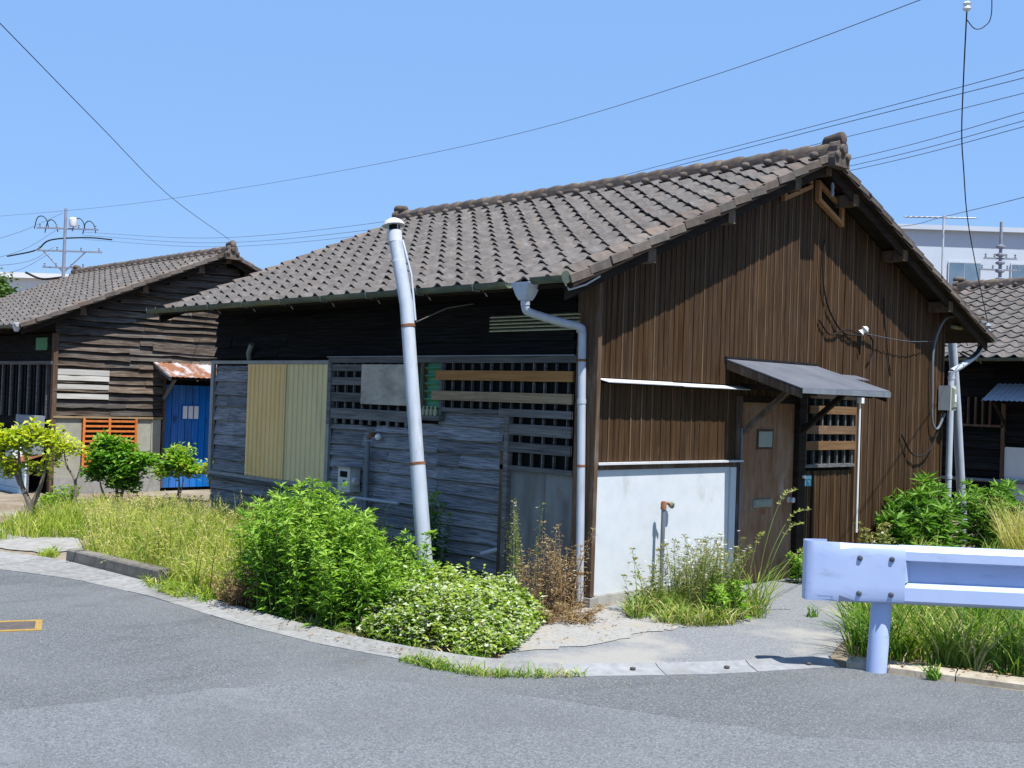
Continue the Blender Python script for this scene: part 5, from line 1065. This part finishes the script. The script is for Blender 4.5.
grass('straw_grass', 'dry straw-yellow grass at the right edge above the guardrail', ell(1, 0, 0, 1, 1).tolist() and [(4.6, -1.55), (5.5, -1.0), (6.3, -1.5), (5.2, -2.2)], 2600, .5, .85, 'grass_yellow', .010, (.75, .15), (.05, .3), 200, None, 50, lean=.25)
b = ell(16, .32, -2.28, .12, .14); g = Leaves(); n = 110; D = rdir(n, 0, 0) * NR.uniform(.1, .7, n)[:, None] + np.array([[-.12, .0, 1]])
tl = thing('arching_grass', (.30, -2.42, 0), 'arching long-bladed grass tuft at the guardrail post', 'grass plant')
g.blade(np.stack([.30 + NR.normal(0, .07, n), -2.42 + NR.normal(0, .07, n), np.zeros(n)], 1), D, NR.uniform(.35, .75, n), np.full(n, .012), NR.uniform(.2, .7, n), NR.uniform(.1, .6, n)); tag(g.build('blades', 'grass_green', tl, (.30, -2.42, 0)), kind='stuff')
grass('kerb_weed', 'small weed sprouting from the kerb right of the guardrail post', [(.0, -2.99), (.06, -3.0), (.08, -2.93), (.02, -2.92)], 40, .06, .16, 'grass_green', .012, (.25, .15), (.1, .5), lean=.6)

# shrubs in front of the left cottage
def shrub(name, label, base, trunks, crowns, mat, nleaf, ln, wd, tb=0.0):
    x, y = base; z0 = float(gh(x, y)); t = thing(name, (x, y, z0), label, 'shrub', 'garden shrubs by the left cottage'); sm = MB(); lv = Leaves()
    for pts, r0 in trunks: sm.tube(catmull(pts, 5), [r0 * (1 - .75 * k / (5 * (len(pts) - 1))) for k in range(5 * (len(pts) - 1) + 1)], 7)
    for (cx, cy, cz, rx, rz) in crowns:
        m_ = int(nleaf * rx * rx * rz * 110); k = max(6, int(26 * rx / .3)); cc = rdir(k, -.9, .95) * NR.uniform(.35, 1, k)[:, None] * np.array([[rx, rx, rz]]) + np.array([[cx, cy, cz]])
        for c_ in cc: sm.tube([(cx, cy, cz - rz * .8), tuple(c_ * .6 + np.array([cx, cy, cz]) * .4), tuple(c_)], [.008, .005, .002], 4, False)
        idx = NR.randint(0, k, m_); B = cc[idx] + NR.normal(0, .055, (m_, 3)) * np.array([[1, 1, .8]]); D = rdir(m_, -.3, .8)
        hi = (B[:, 2] - cz) / rz
        lv.kite(B + np.array([[x, y, z0]]), D, np.tile([0, 0, 1.], (m_, 1)) + rdir(m_) * .6, ln * NR.uniform(.6, 1.2, m_), wd * NR.uniform(.6, 1.2, m_), np.clip(NR.normal(.4 + tb, .18, m_) + .18 * hi, 0, 1))
    b_ = sm.build('branches', 'bark', t, True); tag(lv.build('foliage', mat, t, (x, y, z0)), kind='stuff'); return t
R_ = RT; rr = lambda a, z, f=0: (a * R_.x + f * FW.x, a * R_.y + f * FW.y, z)
def cr(a, z, rx, rz, f=0): p_ = rr(a, z, f); return (p_[0], p_[1], p_[2], rx, rz)
shrub('garden_shrub', 'small yellow-green tree with twin bare trunks at the far left', (-1.82, 7.45), [([rr(0, 0), rr(.02, .25), rr(-.10, .55), rr(-.14, .95)], .05), ([rr(.02, .2), rr(.14, .5), rr(.22, .9)], .04), ([rr(-.1, .5), rr(-.25, .8)], .025)],
      [cr(.02, 1.10, .26, .12), cr(-.28, 1.02, .28, .15), cr(.22, .98, .16, .12), cr(.12, .70, .14, .10), cr(-.25, .72, .2, .14)], 'leaf_shrub_yellow', 330, 0.098, 0.049)
shrub('garden_shrub', 'spindly yellow shrub on a thin crooked stem beside the corner post', (-.45, 9.75), [([rr(.12, 0), rr(.13, .45), rr(.0, .68), rr(-.05, .9)], .026), ([rr(.13, .43), rr(.2, .7)], .012)],
      [cr(-.06, .98, .17, .15), cr(-.16, .80, .13, .09), cr(.18, .92, .12, .1)], 'leaf_shrub_yellow', 420, 0.091, 0.047, .1)
shrub('garden_shrub', 'dense dark green shrub in front of the orange grille', (.35, 9.9), [([rr(0, 0), rr(.02, .3), rr(-.08, .6)], .035), ([rr(.03, 0), rr(.12, .35), rr(.18, .6)], .03), ([rr(-.05, 0), rr(-.2, .3), rr(-.25, .5)], .025)],
      [cr(-.10, .80, .36, .24), cr(.24, .70, .34, .22), cr(-.28, .60, .22, .18), cr(.12, .42, .26, .14), cr(-.12, 1.0, .18, .12)], 'leaf_shrub', 520, 0.098, 0.049)
shrub('garden_shrub', 'light green shrub before the blue door', (1.9, 11.0), [([rr(0, 0), rr(.02, .3), rr(-.04, .55)], .024), ([rr(.02, .0), rr(.1, .4)], .018)],
      [cr(-.02, .70, .30, .24), cr(.16, .52, .24, .18), cr(-.2, .52, .2, .16)], 'leaf_shrub', 480, 0.091, 0.044, .25)
shrub('garden_shrub', 'small yellow shrub at the right side of the blue door', (2.25, 10.6), [([rr(.05, 0), rr(.03, .25), rr(.0, .5)], .018)], [cr(.0, .56, .15, .13), cr(.05, .42, .12, .08)], 'leaf_shrub_yellow', 520, 0.091, 0.044, .1)
for (x, y, h, lb) in ((-.95, 9.2, .34, 'low green weed below the pale fence, nearest the left edge'), (-.35, 10.5, .3, 'low green weed at the foot of the corner post'), (.05, 10.9, .34, 'low green weed right of the corner post')):
    b = ell(14, x, y, .16, .12); stemplant('leafy_weed', lb, 'weed', b, NR.uniform(h * .6, h, 14), 'leaf_shrub', 'stem_green', 100, .07, .032, lean=.3, bare=.05, tintb=.1)
# far tree at the left edge
ft = farpt(-14, 46); shr = thing('far_tree', (ft.x, ft.y, 0), 'far green tree top at the left edge above the roof', 'tree'); sm = MB().tube([(0, 0, 0), (.1, 0, 3), (0, .1, 5)], [.2, .14, .05], 8); sm.build('trunk', 'bark', shr, True)
g = Leaves(); cc = rdir(60, -.5, 1) * NR.uniform(.4, 1, 60)[:, None] * np.array([[1.3, 1.3, 1.2]]) + np.array([[ft.x, ft.y, 4.7]]); m_ = 5000; B = cc[NR.randint(0, 60, m_)] + NR.normal(0, .22, (m_, 3)); g.kite(B, rdir(m_), rdir(m_), np.full(m_, .2), np.full(m_, .1), NR.uniform(0, 1, m_)); tag(g.build('crown', 'leaf_far', shr, (ft.x, ft.y, 0)), kind='stuff')

# leaf litter and grit gathered along the gutter, the house corner and the weeds
def litter(name, label, poly, n, mat, size=(.012, .04), z=.03):
    xy = sample(poly, n); g = Leaves(); d = rdir(n, -.15, .25)
    g.kite(np.stack([xy[:, 0], xy[:, 1], np.full(n, z) + NR.uniform(0, .012, n)], 1), d, np.tile([0, 0, 1.], (n, 1)) + rdir(n) * .35, NR.uniform(size[0], size[1], n), NR.uniform(size[0], size[1], n) * .5, NR.uniform(0, 1, n))
    c = xy.mean(0); return tag(g.build(name, mat, None, (float(c[0]), float(c[1]), 0)), label, 'litter', None, 'stuff')
litter('leaf_litter', 'dry leaf litter lying on the gutter strip below the bush', [(-2.62, 1.7), (-2.55, .1), (-2.38, -.6), (-2.2, -1.0), (-2.0, -.95), (-2.2, -.4), (-2.3, .1), (-2.38, 1.7)], 90, 'leaf_dry', z=.026)
litter('leaf_litter', 'dry leaf litter scattered over the sandy ground at the house corner', [(-1.6, -.85), (-.9, -1.0), (0, -1.05), (.2, -.6), (0, -.1), (-.6, -.2), (-1.1, -.4)], 70, 'leaf_dry', z=.016)
litter('leaf_litter', 'dry debris under the grass along the stone kerb', [(-.1, -2.45), (.12, -3.0), (.35, -3.6), (.5, -3.5), (.25, -2.9), (.05, -2.35)], 120, 'leaf_dry', z=.052)
litter('road_grit', 'pale grit gathered on the asphalt along the gutter', [(-3.4, 4.3), (-2.95, 3.3), (-2.8, 2.2), (-2.78, .9), (-2.7, 0), (-2.5, -.7), (-2.3, -1.4), (-1.7, -1.75), (-1.0, -2.15), (-.2, -2.5), (-.1, -2.85), (-.25, -2.75), (-1.1, -2.3), (-1.9, -1.85), (-2.5, -1.5), (-2.75, -.6), (-2.9, .2), (-2.95, 1.5), (-3.05, 3.0), (-3.5, 4.1)], 900, 'leaf_weed', (.004, .014), .006)
grass('gutter_sprouts', 'tiny weeds sprouting in the joint behind the gutter strip', [(-2.36, 1.9), (-2.36, 1.0), (-2.26, .1), (-2.1, -.6), (-2.0, -.95), (-1.93, -.95), (-2.05, -.5), (-2.2, .1), (-2.3, 1.0), (-2.3, 1.9)], 900, .03, .12, 'grass_green', .008, (.4, .25), (.2, .7), 0, None, 60, lean=.9)
